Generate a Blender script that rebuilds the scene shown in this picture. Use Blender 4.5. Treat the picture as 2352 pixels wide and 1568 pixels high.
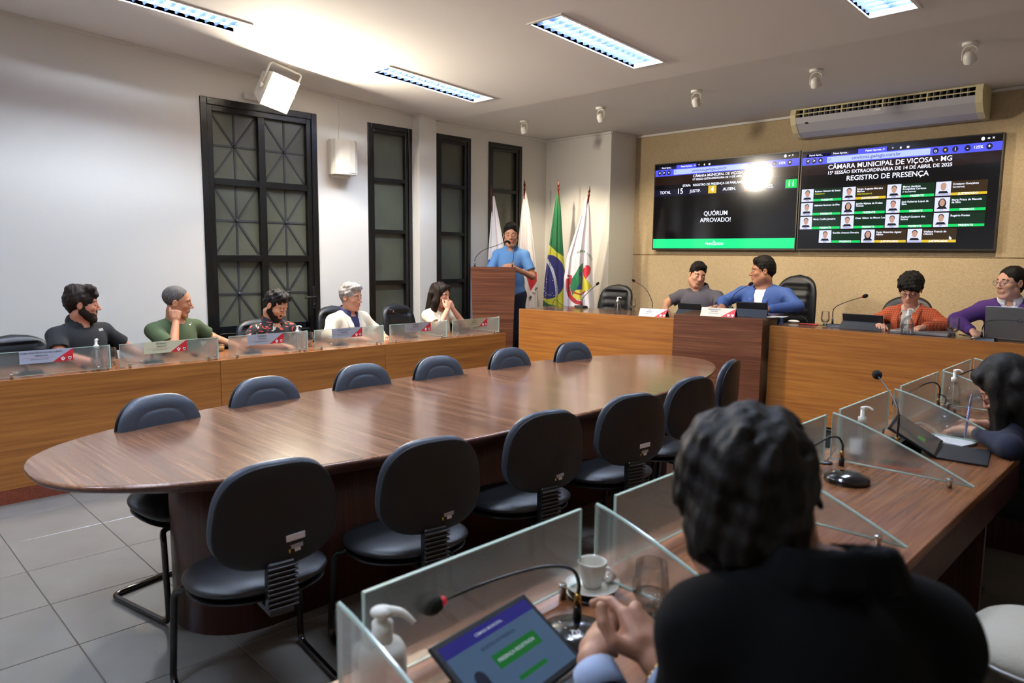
import bpy, math, random
import numpy as np
from mathutils import Vector, Matrix, Euler
random.seed(7); RNG = np.random.RandomState(7)
D = bpy.data
for o in list(D.objects): D.objects.remove(o)
SC = bpy.context.scene
COL = SC.collection
PI = math.pi
# ------------------------------------------------------------------ camera
YAW, PITCH, ROLL = math.radians(45.3564), math.radians(6.8613), math.radians(0.6082)
CAMZ = 1.535
_f = Vector((-math.sin(YAW)*math.cos(PITCH), math.cos(YAW)*math.cos(PITCH), -math.sin(PITCH)))
_r = Vector((math.cos(YAW), math.sin(YAW), 0)); _u = _r.cross(_f)
_r2 = math.cos(ROLL)*_r + math.sin(ROLL)*_u; _u2 = -math.sin(ROLL)*_r + math.cos(ROLL)*_u
cd = D.cameras.new('camera'); cam = D.objects.new('camera', cd); COL.objects.link(cam)
cam.matrix_world = Matrix(((_r2.x, _u2.x, -_f.x, 0), (_r2.y, _u2.y, -_f.y, 0), (_r2.z, _u2.z, -_f.z, CAMZ), (0, 0, 0, 1)))
cd.sensor_fit = 'HORIZONTAL'; cd.sensor_width = 36.0; cd.lens = 1658.255/2352*36
cd.clip_start = 0.05
cd.dof.use_dof = True; cd.dof.focus_distance = 6.2; cd.dof.aperture_fstop = 4.0
SC.camera = cam
# ------------------------------------------------------------------ world, exposure
W = D.worlds.new('night'); SC.world = W; W.use_nodes = True
W.node_tree.nodes['Background'].inputs[0].default_value = (0.10, 0.12, 0.16, 1)
W.node_tree.nodes['Background'].inputs[1].default_value = 0.05
SC.view_settings.view_transform = 'Standard'; SC.view_settings.look = 'None'
SC.view_settings.gamma = 1.0; SC.view_settings.use_curve_mapping = False
SC.view_settings.exposure = 0.36
TUBE_W, FLOOD_W, SPOT_W, GLOW_W = 192.0, 125.0, 95.0, 6.0
TUBE_C, FLOOD_C, SPOT_C = (0.76, 0.87, 1.0), (1.0, 0.88, 0.70), (1.0, 0.84, 0.63)

# ------------------------------------------------------------------ helpers
def link(o, parent=None):
    COL.objects.link(o)
    if parent is not None: o.parent = parent
    return o
def tag(o, label=None, cat=None, group=None, kind=None):
    if label: o['label'] = label
    if cat: o['category'] = cat
    if group: o['group'] = group
    if kind: o['kind'] = kind
    return o
def thing(name, label, cat, loc=(0, 0, 0), rz=0, group=None):
    o = D.objects.new(name, None); o.empty_display_size = 0.1; link(o)
    o.location = loc; o.rotation_euler = (0, 0, rz)
    return tag(o, label, cat, group)
class MB:
    """collects shapes into one mesh"""
    def __init__(s): s.v = []; s.f = []; s.m = []; s.sm = []
    def add(s, vs, fs, mi=0, smooth=False):
        b = len(s.v); s.v += [tuple(v) for v in vs]
        s.f += [tuple(b+i for i in f) for f in fs]; s.m += [mi]*len(fs); s.sm += [smooth]*len(fs)
        return s
    def box(s, x0, x1, y0, y1, z0, z1, mi=0, bev=0.0, M=None):
        if bev <= 0:
            vs = [(x, y, z) for z in (z0, z1) for y in (y0, y1) for x in (x0, x1)]
            fs = [(0, 2, 3, 1), (4, 5, 7, 6), (0, 1, 5, 4), (2, 6, 7, 3), (0, 4, 6, 2), (1, 3, 7, 5)]
        else:
            b = bev; vs = []
            for z, k in ((z0, 1), (z0+b, 0), (z1-b, 0), (z1, 1)):
                i = b*k
                vs += [(x0+i+b*(1-k), y0+i, z), (x1-i-b*(1-k), y0+i, z), (x1-i, y0+i+b*(1-k), z), (x1-i, y1-i-b*(1-k), z),
                       (x1-i-b*(1-k), y1-i, z), (x0+i+b*(1-k), y1-i, z), (x0+i, y1-i-b*(1-k), z), (x0+i, y0+i+b*(1-k), z)]
            fs = [tuple(range(7, -1, -1)), tuple(range(24, 32))]
            for l in range(3):
                for i in range(8):
                    j = (i+1) % 8; fs.append((l*8+i, l*8+j, l*8+8+j, l*8+8+i))
        if M is not None: vs = [M @ Vector(v) for v in vs]
        return s.add(vs, fs, mi)
    def prism(s, pts, z0, z1, mi=0, M=None, pts1=None):
        n = len(pts); q = pts1 or pts
        vs = [(p[0], p[1], z0) for p in pts]+[(p[0], p[1], z1) for p in q]
        if M is not None: vs = [M @ Vector(v) for v in vs]
        fs = [tuple(range(n-1, -1, -1)), tuple(range(n, 2*n))]+[(i, (i+1) % n, n+(i+1) % n, n+i) for i in range(n)]
        return s.add(vs, fs, mi)
    def lathe(s, prof, n=24, c=(0, 0, 0), mi=0, M=None, cap=True):
        vs = []; fs = []
        for r, z in prof:
            for i in range(n):
                a = 2*PI*i/n; vs.append((c[0]+r*math.cos(a), c[1]+r*math.sin(a), c[2]+z))
        for k in range(len(prof)-1):
            for i in range(n):
                j = (i+1) % n; fs.append((k*n+i, k*n+j, k*n+n+j, k*n+n+i))
        if cap:
            fs.append(tuple(range(n-1, -1, -1))); fs.append(tuple((len(prof)-1)*n+i for i in range(n)))
        if M is not None: vs = [M @ Vector(v) for v in vs]
        return s.add(vs, fs, mi, True)
    def tube(s, pts, r, n=10, mi=0, closed=False, smooth=True):
        P = [Vector(p) for p in pts]; m = len(P); vs = []; fs = []
        rr = r if isinstance(r, (list, tuple)) else [r]*m
        up = None
        for i in range(m):
            a = P[i-1] if (i > 0 or closed) else P[i]; b = P[(i+1) % m] if (i < m-1 or closed) else P[i]
            t = (b-a).normalized()
            if up is None:
                up = Vector((0, 0, 1)) if abs(t.z) < .9 else Vector((1, 0, 0))
            x = t.cross(up); x = x.normalized() if x.length > 1e-6 else Vector((1, 0, 0)); y = x.cross(t).normalized(); up = y
            for k in range(n):
                an = 2*PI*k/n; vs.append(P[i]+x*math.cos(an)*rr[i]+y*math.sin(an)*rr[i])
        for i in range(m if closed else m-1):
            j = (i+1) % m
            for k in range(n):
                l = (k+1) % n; fs.append((i*n+k, i*n+l, j*n+l, j*n+k))
        if not closed: fs.append(tuple(range(n-1, -1, -1))); fs.append(tuple((m-1)*n+k for k in range(n)))
        return s.add(vs, fs, mi, smooth)
    def sphere(s, c, r, n=12, mi=0, M=None):
        r = (r, r, r) if not isinstance(r, (tuple, list)) else r
        vs = []; fs = []; m = n//2
        for k in range(m+1):
            a = PI*k/m
            for i in range(n):
                b = 2*PI*i/n; vs.append((c[0]+r[0]*math.sin(a)*math.cos(b), c[1]+r[1]*math.sin(a)*math.sin(b), c[2]+r[2]*math.cos(a)))
        for k in range(m):
            for i in range(n):
                j = (i+1) % n; fs.append((k*n+i, k*n+n+i, k*n+n+j, k*n+j))
        if M is not None: vs = [M @ Vector(v) for v in vs]
        return s.add(vs, fs, mi, True)
    def mesh(s, name, mats):
        me = D.meshes.new(name); me.from_pydata(s.v, [], s.f)
        for m in (mats if isinstance(mats, (list, tuple)) else [mats]): me.materials.append(m)
        me.polygons.foreach_set('material_index', s.m); me.polygons.foreach_set('use_smooth', s.sm)
        me.update(); me.validate(); return me
    def build(s, name, mats, parent=None, label=None, kind=None, loc=None, rz=None):
        o = D.objects.new(name, s.mesh(name, mats)); link(o, parent)
        if loc is not None: o.location = loc
        if rz is not None: o.rotation_euler = (0, 0, rz)
        if label: o['label'] = label
        if kind: o['kind'] = kind
        return o
def struct(name, mb, mats, parent=None): return mb.build(name, mats, parent, kind=None if parent else 'structure')
def kids(o): return [c for c in D.objects if c.parent == o]
def dup(o, parent=None, **kw):
    c = o.copy(); link(c); c.parent = parent
    for k, v in kw.items(): setattr(c, k, v)
    for ch in o.children: dup(ch, c)
    return c
def smoothpath(pts, n=8):
    P = [Vector(p) for p in pts]; out = []
    for i in range(len(P)-1):
        a = P[max(i-1, 0)]; b = P[i]; c = P[i+1]; d = P[min(i+2, len(P)-1)]
        for k in range(n):
            t = k/n; out.append(0.5*((2*b)+(c-a)*t+(2*a-5*b+4*c-d)*t*t+(3*b-3*c+d-a)*t**3))
    out.append(P[-1]); return out
def fillet(pts, r, n=5):
    P = [Vector(p) for p in pts]; out = [P[0]]
    for i in range(1, len(P)-1):
        a = (P[i-1]-P[i]); b = (P[i+1]-P[i]); ra = min(r, a.length*.49, b.length*.49)
        A = P[i]+a.normalized()*ra; B = P[i]+b.normalized()*ra
        for k in range(n+1):
            t = k/n; out.append(A*(1-t)**2+P[i]*2*t*(1-t)+B*t*t)
    out.append(P[-1]); return out

# ------------------------------------------------------------------ materials
def sr(h):
    h = h.lstrip('#'); c = [int(h[i:i+2], 16)/255 for i in (0, 2, 4)]
    return tuple((x/12.92 if x <= .04045 else ((x+.055)/1.055)**2.4) for x in c)+(1,)
def mat(name, col, rough=.5, metal=0., spec=.5, emis=None, es=0., coat=0., bump=None, bstr=.1, var=None, sheen=0., bscale=None):
    m = D.materials.new(name); m.use_nodes = True; nt = m.node_tree; b = nt.nodes['Principled BSDF']
    c = sr(col) if isinstance(col, str) else (tuple(col)+(1,))[:4]
    b.inputs['Base Color'].default_value = c; b.inputs['Roughness'].default_value = rough
    b.inputs['Metallic'].default_value = metal; b.inputs['Specular IOR Level'].default_value = spec
    b.inputs['Coat Weight'].default_value = coat; b.inputs['Coat Roughness'].default_value = .08
    if sheen: b.inputs['Sheen Weight'].default_value = sheen
    if emis: b.inputs['Emission Color'].default_value = sr(emis) if isinstance(emis, str) else emis; b.inputs['Emission Strength'].default_value = es
    if bump or var:
        tc = nt.nodes.new('ShaderNodeTexCoord'); mp = nt.nodes.new('ShaderNodeMapping'); nt.links.new(tc.outputs['Object'], mp.inputs[0])
        if bscale: mp.inputs['Scale'].default_value = bscale
    if bump:
        n = nt.nodes.new('ShaderNodeTexNoise'); n.inputs['Scale'].default_value = bump; n.inputs['Detail'].default_value = 3
        bp = nt.nodes.new('ShaderNodeBump'); bp.inputs['Strength'].default_value = bstr; bp.inputs['Distance'].default_value = .01
        nt.links.new(mp.outputs[0], n.inputs['Vector']); nt.links.new(n.outputs['Fac'], bp.inputs['Height']); nt.links.new(bp.outputs[0], b.inputs['Normal'])
    if var:
        c2, sc = var[0], var[1]
        n = nt.nodes.new('ShaderNodeTexNoise'); n.inputs['Scale'].default_value = sc; n.inputs['Detail'].default_value = 4
        r = nt.nodes.new('ShaderNodeValToRGB'); r.color_ramp.elements[0].color = c; r.color_ramp.elements[1].color = sr(c2) if isinstance(c2, str) else c2
        lo, hi = (var[2], var[3]) if len(var) > 3 else (.35, .65)
        r.color_ramp.elements[0].position = lo; r.color_ramp.elements[1].position = hi
        nt.links.new(mp.outputs[0], n.inputs['Vector']); nt.links.new(n.outputs['Fac'], r.inputs[0]); nt.links.new(r.outputs[0], b.inputs['Base Color'])
    return m
def wood(name, c1, c2, c3, scale=(1, 1, 1), rough=.3, fine=1.0, coat=.0, spec=.5, bump=.025):
    """grain: noise stretched along the axis whose scale is small"""
    m = D.materials.new(name); m.use_nodes = True; nt = m.node_tree; b = nt.nodes['Principled BSDF']; L = nt.links.new
    tc = nt.nodes.new('ShaderNodeTexCoord')
    def layer(k, det, dist):
        mp = nt.nodes.new('ShaderNodeMapping'); L(tc.outputs['Object'], mp.inputs[0]); mp.inputs['Scale'].default_value = [s*k for s in scale]
        n = nt.nodes.new('ShaderNodeTexNoise'); n.inputs['Scale'].default_value = 1; n.inputs['Detail'].default_value = det; n.inputs['Distortion'].default_value = dist
        L(mp.outputs[0], n.inputs['Vector']); return n
    n1 = layer(9, 3, .4); n2 = layer(55*fine, 5, .1)
    mix = nt.nodes.new('ShaderNodeMath'); mix.operation = 'MULTIPLY_ADD'; mix.inputs[1].default_value = .36
    mm = nt.nodes.new('ShaderNodeMath'); mm.operation = 'MULTIPLY'; mm.inputs[1].default_value = .64
    L(n2.outputs['Fac'], mm.inputs[0]); L(n1.outputs['Fac'], mix.inputs[0]); L(mm.outputs[0], mix.inputs[2])
    r = nt.nodes.new('ShaderNodeValToRGB'); e = r.color_ramp.elements
    e[0].position = .36; e[0].color = sr(c1); e[1].position = .64; e[1].color = sr(c3); x = e.new(.5); x.color = sr(c2)
    L(mix.outputs[0], r.inputs[0]); L(r.outputs[0], b.inputs['Base Color'])
    b.inputs['Roughness'].default_value = rough; b.inputs['Coat Weight'].default_value = coat; b.inputs['Coat Roughness'].default_value = .12
    b.inputs['Specular IOR Level'].default_value = spec
    bp = nt.nodes.new('ShaderNodeBump'); bp.inputs['Strength'].default_value = bump; bp.inputs['Distance'].default_value = .003
    L(n2.outputs['Fac'], bp.inputs['Height']); L(bp.outputs[0], b.inputs['Normal'])
    return m
def emit(name, col, s):
    m = D.materials.new(name); m.use_nodes = True; nt = m.node_tree; b = nt.nodes['Principled BSDF']
    b.inputs['Base Color'].default_value = (0, 0, 0, 1); b.inputs['Emission Color'].default_value = sr(col) if isinstance(col, str) else tuple(col)+(1,)
    b.inputs['Emission Strength'].default_value = s; b.inputs['Roughness'].default_value = .4; return m
def thin_glass(name, tint=(1, 1, 1), fac=.12, rough=.03):
    m = D.materials.new(name); m.use_nodes = True; nt = m.node_tree; nt.nodes.remove(nt.nodes['Principled BSDF'])
    out = nt.nodes['Material Output']; t = nt.nodes.new('ShaderNodeBsdfTransparent'); g = nt.nodes.new('ShaderNodeBsdfGlossy')
    t.inputs[0].default_value = tuple(tint)+(1,); g.inputs['Roughness'].default_value = rough
    lw = nt.nodes.new('ShaderNodeLayerWeight'); lw.inputs[0].default_value = .35
    mx = nt.nodes.new('ShaderNodeMixShader'); mul = nt.nodes.new('ShaderNodeMath'); mul.operation = 'MULTIPLY_ADD'; mul.inputs[1].default_value = .55; mul.inputs[2].default_value = fac*.2
    nt.links.new(lw.outputs['Fresnel'], mul.inputs[0]); nt.links.new(mul.outputs[0], mx.inputs[0])
    nt.links.new(t.outputs[0], mx.inputs[1]); nt.links.new(g.outputs[0], mx.inputs[2]); nt.links.new(mx.outputs[0], out.inputs[0]); return m
def frosted(name, col=(.86, .93, .90), rough=.22, clear=.35, white=.12):
    """dotted textured glass: part of the light passes straight, part is scattered"""
    m = D.materials.new(name); m.use_nodes = True; nt = m.node_tree; L = nt.links.new; b = nt.nodes['Principled BSDF']
    out = nt.nodes['Material Output']; b.inputs['Base Color'].default_value = tuple(col)+(1,); b.inputs['Transmission Weight'].default_value = 1-white
    b.inputs['Roughness'].default_value = rough; b.inputs['IOR'].default_value = 1.25
    tc = nt.nodes.new('ShaderNodeTexCoord'); n = nt.nodes.new('ShaderNodeTexVoronoi'); n.inputs['Scale'].default_value = 260
    bp = nt.nodes.new('ShaderNodeBump'); bp.inputs['Strength'].default_value = .25; bp.inputs['Distance'].default_value = .002
    L(tc.outputs['Object'], n.inputs['Vector']); L(n.outputs['Distance'], bp.inputs['Height']); L(bp.outputs[0], b.inputs['Normal'])
    t = nt.nodes.new('ShaderNodeBsdfTransparent'); t.inputs[0].default_value = tuple(col)+(1,)
    mx = nt.nodes.new('ShaderNodeMixShader'); mx.inputs[0].default_value = clear
    L(b.outputs[0], mx.inputs[1]); L(t.outputs[0], mx.inputs[2]); L(mx.outputs[0], out.inputs[0]); return m

M_white = mat('white_paint', '#dedcd7', .75, bump=60, bstr=.03)
M_ceil = mat('ceiling_paint', '#e4e1de', .85, bump=2.0, bstr=.25)
M_wall = mat('wall_paint', '#cfccc4', .8, bump=30, bstr=.04)
M_textured = mat('beige_textured_paint', '#bba888', .85, bump=170, bstr=.7, var=('#b09c7a', 60, .4, .75))
M_mould = mat('moulding_white', '#dcdad4', .6)
M_blackpaint = mat('black_gloss_paint', '#0d0d0c', .28, bump=25, bstr=.15)
M_pane = mat('dark_frosted_pane', '#45473d', .30, spec=.6, bump=9, bstr=.2, var=('#585b4d', 1.6, .3, .7))
M_grille = mat('grille_strip', '#26282a', .5)
M_tile = mat('porcelain_tile', '#7a7874', .12, var=('#73716d', 3.0), spec=.5)
M_grout = mat('grout', '#5e564a', .85)
M_oak = wood('oak_panel', '#8a541f', '#a4682b', '#b87a38', (.35, .02, 1), .42, 1.0)
M_oakY = wood('oak_panel_side', '#7d4b1c', '#955c27', '#a56a30', (.9, .03, .9), .40)
M_oakX = wood('oak_panel_front', '#8c5220', '#a3662a', '#b57834', (.03, .9, .9), .40)
M_darkX = wood('walnut_front', '#4a2617', '#643a25', '#7d5136', (.03, 1.3, 1.3), .38)
M_table = wood('walnut_table', '#553827', '#704c36', '#8a6349', (.05, 1.9, 1.9), .20, coat=.25, bump=.0)
M_tableedge = wood('walnut_edge', '#3a2018', '#4c2c21', '#603a2c', (1, 1, .05), .4)
M_base = wood('walnut_base', '#2f1712', '#3f2018', '#4e2a20', (1.4, 1.4, .03), .4)
M_deskY = wood('walnut_desk', '#6b4229', '#7f5032', '#90603e', (1.3, .05, 1.3), .24, coat=.1)
M_granite = mat('red_granite_skirting', '#7c3a22', .3, var=('#5f2c1c', 90))
M_leather = mat('blue_black_leather', '#0b0d11', .44, bump=220, bstr=.12)
M_leatherL = mat('slate_leather', '#30363f', .38, bump=220, bstr=.1)
M_plastic = mat('black_plastic', '#0e0f10', .42, bump=300, bstr=.06)
M_plasticD = mat('dark_shell', '#0a0b0c', .5, spec=.3, bump=260, bstr=.08)
M_blackmetal = mat('black_tube', '#08080a', .22, spec=.6)
M_chrome = mat('chrome', '#d0d0d0', .12, 1.0)
M_brass = mat('brass', '#b08a48', .25, 1.0)
M_paper = mat('paper', '#dfe0e6', .7)
M_sticker = mat('sticker', '#c9c9cc', .5)
M_stickerY = mat('sticker_yellow', '#c9a626', .5)
M_cream = mat('cream_plastic', '#d8cfa8', .35)
M_acwhite = mat('grey_white_plastic', '#b9b9c0', .35)
M_whiteP = mat('white_plastic', '#e6e4dd', .3)
M_ceramic = mat('ceramic', '#e2e0d9', .15, coat=.3)
M_glassthin = thin_glass('clear_glass')
M_water = thin_glass('water', (.92, .96, .97), .2)
M_bottle = thin_glass('bottle_plastic', (.93, .95, .96), .12, .08)
M_part = frosted('dotted_glass', (.88, .905, .89), .17, .40, .12)
M_edge = mat('green_glass_edge', '#b4cdc6', .15, emis=None, spec=.8)
M_edgeD = mat('dark_green_edge', '#3f7f6b', .15, spec=.8)
M_red = mat('red_print', '#c8202a', .5)
M_ink = mat('ink', '#2a2430', .6)
M_inkw = mat('white_ink', '#f2f0ee', .6)
M_foam = mat('foam', '#0b0b0b', .95, bump=400, bstr=.6)
M_redring = mat('red_ring', '#c02a38', .3, emis='#c02a38', es=.25)
M_dkgloss = mat('black_gloss_base', '#0c0d10', .16, coat=.5)
M_water_gel = thin_glass('gel', (.90, .93, .95), .16, .1)

# ------------------------------------------------------------------ text
_fc = {}
def text_geo(body, size, align='CENTER'):
    key = (body, align)
    if key not in _fc:
        cu = D.curves.new('t', 'FONT'); cu.body = body; cu.size = 1; cu.align_x = align; cu.align_y = 'CENTER'; cu.resolution_u = 3; cu.offset = .008
        ob = D.objects.new('t', cu); me = D.meshes.new_from_object(ob)
        _fc[key] = ([tuple(v.co) for v in me.vertices], [tuple(p.vertices) for p in me.polygons])
        D.objects.remove(ob); D.meshes.remove(me); D.curves.remove(cu)
    vs, fs = _fc[key]
    return [(x*size, y*size) for x, y, z in vs], fs
# ------------------------------------------------------------------ room shell
XL, YT, YC, XR, YB = -6.5, 7.51, 7.01, 2.7, -3.2      # left wall, screen wall, corner wall, right, back
def ceilz(y): return 3.0 if y >= 5.25 else 3.0+.0605*(5.25-y)
PIT = .4483; GX0, GY0 = -4.427-6*PIT, .6737-5*PIT
floor = MB().box(XL-.3, XR+.2, YB-.2, YT+.3, -.12, -.004).build('floor', M_grout, kind='structure')
def tile_mesh():
    g = .0022; return MB().box(g, PIT-g, g, PIT-g, -.02, 0, bev=.0012).mesh('tile', M_tile)
tm = tile_mesh(); rest = MB(); first = True
for i in range(-1, 21):
    for j in range(-6, 22):
        x, y = GX0+i*PIT, GY0+j*PIT
        if x > XR or y > YT or y < YB-.4 or x < XL-.4: continue
        if x < -.6 and x > XL-.45 and -1.0 < y < 6.0:
            o = D.objects.new('tile', tm); link(o, floor); o.location = (x, y, 0)
        else: rest.box(x+.0022, x+PIT-.0022, y+.0022, y+PIT-.0022, -.02, 0)
rest.build('floor_tiles', M_tile, floor, kind='stuff')
# windows in the left wall: (y0, y1) of the openings
OPEN = [(2.587, 3.709, .0, 2.87), (4.29, 4.857, 0.12, 2.87), (5.189, 5.707, .12, 2.87), (5.99, 6.556, .12, 2.87)]
b = MB(); ys = [YB]+[v for o in OPEN for v in o[:2]]+[YC]
for k in range(0, len(ys)-1, 2): b.box(XL-.2, XL, ys[k], ys[k+1], 0, 3.6)
for y0, y1, z0, z1 in OPEN:
    b.box(XL-.2, XL, y0, y1, z1, 3.6)
    if z0 > .01: b.box(XL-.2, XL, y0, y1, 0, z0)
struct('wall_left', b, M_white)
struct('wall_corner', MB().box(XL-.2, -5.452, YC, YT+.2, 0, 3.3), M_white)
struct('pillar', MB().box(XL, -6.385, 4.873, 5.106, 0, 3.05), M_white)
wb = struct('wall_back', MB().box(-5.452, XR+.2, YT, YT+.2, 0, 3.4), M_textured)
# the painted wall is made of boards: a strip below the screens has the recessed joint's shade as its colour
struct('trim_1', MB().box(-5.452, XR, YT-.003, YT+.001, 1.548, 1.556), mat('joint_shadow', '#6e5a3c', .9))
struct('wall_right', MB().box(XR, XR+.2, YB, YT, 0, 3.6), M_white)
struct('wall_front', MB().box(XL-.2, XR+.2, YB-.2, YB, 0, 3.6), M_white)
# ceiling with the openings of the recessed luminaires
FX = [-5.505, -3.585, -1.80]; FW = .282; FY = [(-1.13, .06), (1.275, 2.472), (3.68, 4.874)]
xs = sorted([XL-.2, XR+.2]+[v for x in FX for v in (x, x+FW)]); yy = sorted([YB-.2, 5.25]+[v for p in FY for v in p])
b = MB()
for i in range(len(xs)-1):
    for j in range(len(yy)-1):
        if any(abs(xs[i]-x) < 1e-6 for x in FX) and any(abs(yy[j]-p[0]) < 1e-6 for p in FY): continue
        x0, x1, y0, y1 = xs[i], xs[i+1], yy[j], yy[j+1]
        b.add([(x0, y0, ceilz(y0)), (x1, y0, ceilz(y0)), (x1, y1, ceilz(y1)), (x0, y1, ceilz(y1)),
               (x0, y0, ceilz(y0)+.03), (x1, y0, ceilz(y0)+.03), (x1, y1, ceilz(y1)+.03), (x0, y1, ceilz(y1)+.03)],
              [(0, 3, 2, 1), (4, 5, 6, 7), (0, 1, 5, 4), (1, 2, 6, 5), (2, 3, 7, 6), (3, 0, 4, 7)])
b.box(XL-.2, XR+.2, 5.25, YT+.2, 3.0, 3.03)
struct('ceiling', b, M_ceil)
def trim_run(n, pts, r=.011):
    b = MB()
    for p, q in zip(pts[:-1], pts[1:]):
        P, Q = Vector(p), Vector(q); d = (Q-P); u = Vector((0, 0, 1)); s = d.cross(u).normalized()*r
        vs = [P-s-u*r, P+s-u*r, P+s+u*r, P-s+u*r, Q-s-u*r, Q+s-u*r, Q+s+u*r, Q-s+u*r]
        b.add(vs, [(0, 3, 2, 1), (4, 5, 6, 7), (0, 1, 5, 4), (1, 2, 6, 5), (2, 3, 7, 6), (3, 0, 4, 7)])
    struct('trim_%d' % n, b, M_mould)
trim_run(2, [(XL+.01, YB, ceilz(YB)-.012), (XL+.01, 4.868, ceilz(4.868)-.012), (-6.372, 4.868, ceilz(4.868)-.012), (-6.372, 5.16, ceilz(5.16)-.012)])
trim_run(3, [(XL+.01, 5.11, 2.985), (XL+.01, YC-.01, 2.985), (-5.44, YC-.01, 2.985), (-5.44, YT-.01, 2.985), (XR, YT-.01, 2.985)], .012)
# glazed metal door and the three tall windows: frame > pane, bar, grille strips
def glazed(name, y0, y1, z0, z1, cols, zbars, fw, bw, grille=False, sill=None, handle=False):
    x = XL
    fr = MB(); fr.box(x-.12, x+.012, y0, y0+fw*.55, z0, z1, bev=.004); fr.box(x-.12, x+.012, y1-fw*.55, y1, z0, z1, bev=.004)
    fr.box(x-.12, x+.012, y0+fw*.55, y1-fw*.55, z1-fw*.55, z1, bev=.004)
    fr.box(x-.10, x-.002, y0+fw*.55, y0+fw, z0, z1-fw*.55, bev=.003); fr.box(x-.10, x-.002, y1-fw, y1-fw*.55, z0, z1-fw*.55, bev=.003)
    fr.box(x-.10, x-.002, y0+fw, y1-fw, z1-fw, z1-fw*.55, bev=.003); fr.box(x-.10, x-.002, y0+fw, y1-fw, z0, zbars[-1][0], bev=.003)
    F = fr.build(name, M_blackpaint, kind='structure')
    a, c = y0+fw, y1-fw
    cw = [(a, c)] if cols == 1 else [(a, (a+c)/2-bw/2), ((a+c)/2+bw/2, c)]
    if cols == 2: MB().box(x-.09, x-.006, (a+c)/2-bw/2, (a+c)/2+bw/2, z0, z1-fw, bev=.003).build('mullion', M_blackpaint, F)
    tops = [z1-fw]+[zb[0] for zb in zbars]
    for k in range(len(zbars)):
        zt = (z1-fw) if k == 0 else zbars[k-1][0]; zb = zbars[k][1]
        if k < len(zbars)-1: MB().box(x-.085, x-.008, a, c, zbars[k][0], zbars[k][1], bev=.003).build('glazing_bar', M_blackpaint, F)
        for (p, q) in cw:
            pane = MB().box(x-.06, x-.052, p, q, zb, zt).build('pane', M_pane, F)
            if grille:
                g = MB(); w = .009; cy, cz = (p+q)/2, (zb+zt)/2; xx = x-.046
                def strip(y_a, z_a, y_b, z_b):
                    dy, dz = y_b-y_a, z_b-z_a; l = math.hypot(dy, dz); ny, nz = -dz/l*w, dy/l*w
                    g.prism([(0, 0)]*4, 0, 0) if False else g.add([(xx-.006, y_a+ny, z_a+nz), (xx-.006, y_a-ny, z_a-nz), (xx-.006, y_b-ny, z_b-nz), (xx-.006, y_b+ny, z_b+nz),
                        (xx, y_a+ny, z_a+nz), (xx, y_a-ny, z_a-nz), (xx, y_b-ny, z_b-nz), (xx, y_b+ny, z_b+nz)], [(0, 1, 2, 3), (4, 7, 6, 5), (0, 4, 5, 1), (1, 5, 6, 2), (2, 6, 7, 3), (3, 7, 4, 0)])
                strip(p, cz, q, cz); strip(cy, zb, cy, zt); strip(p, zb, q, zt); strip(p, zt, q, zb)
                g.sphere((xx, cy, cz), .018, 8)
                g.build('grille', M_grille, pane)
    if handle:
        h = MB(); hy = y1-fw*.62; h.box(x-.002, x+.006, hy-.016, hy+.016, .98, 1.2, bev=.003); h.tube([(x+.004, hy, 1.10), (x+.045, hy, 1.10), (x+.05, hy-.12, 1.095)], .009, 8)
        h.lathe([(.011, 0), (.011, .012)], 10, M=Matrix.Translation((x+.004, hy, 1.02)) @ Matrix.Rotation(PI/2, 4, 'Y'))
        h.build('door_handle', M_plastic, F)
    return F
glazed('door_1', 2.587, 3.709, .0, 2.87, 2, [(2.125, 2.185), (1.445, 1.505), (.79, .85)], .108, .065, True, handle=True)
for n, (y0, y1, z0, z1) in enumerate(OPEN[1:], 1):
    glazed('window_%d' % n, y0, y1, z0, z1, 1, [(2.285, 2.325), (1.745, 1.785), (1.205, 1.245), (.68, .72), (.2, .24)], .085, .04)
struct('window_4', MB(), M_pane) if False else None
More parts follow.
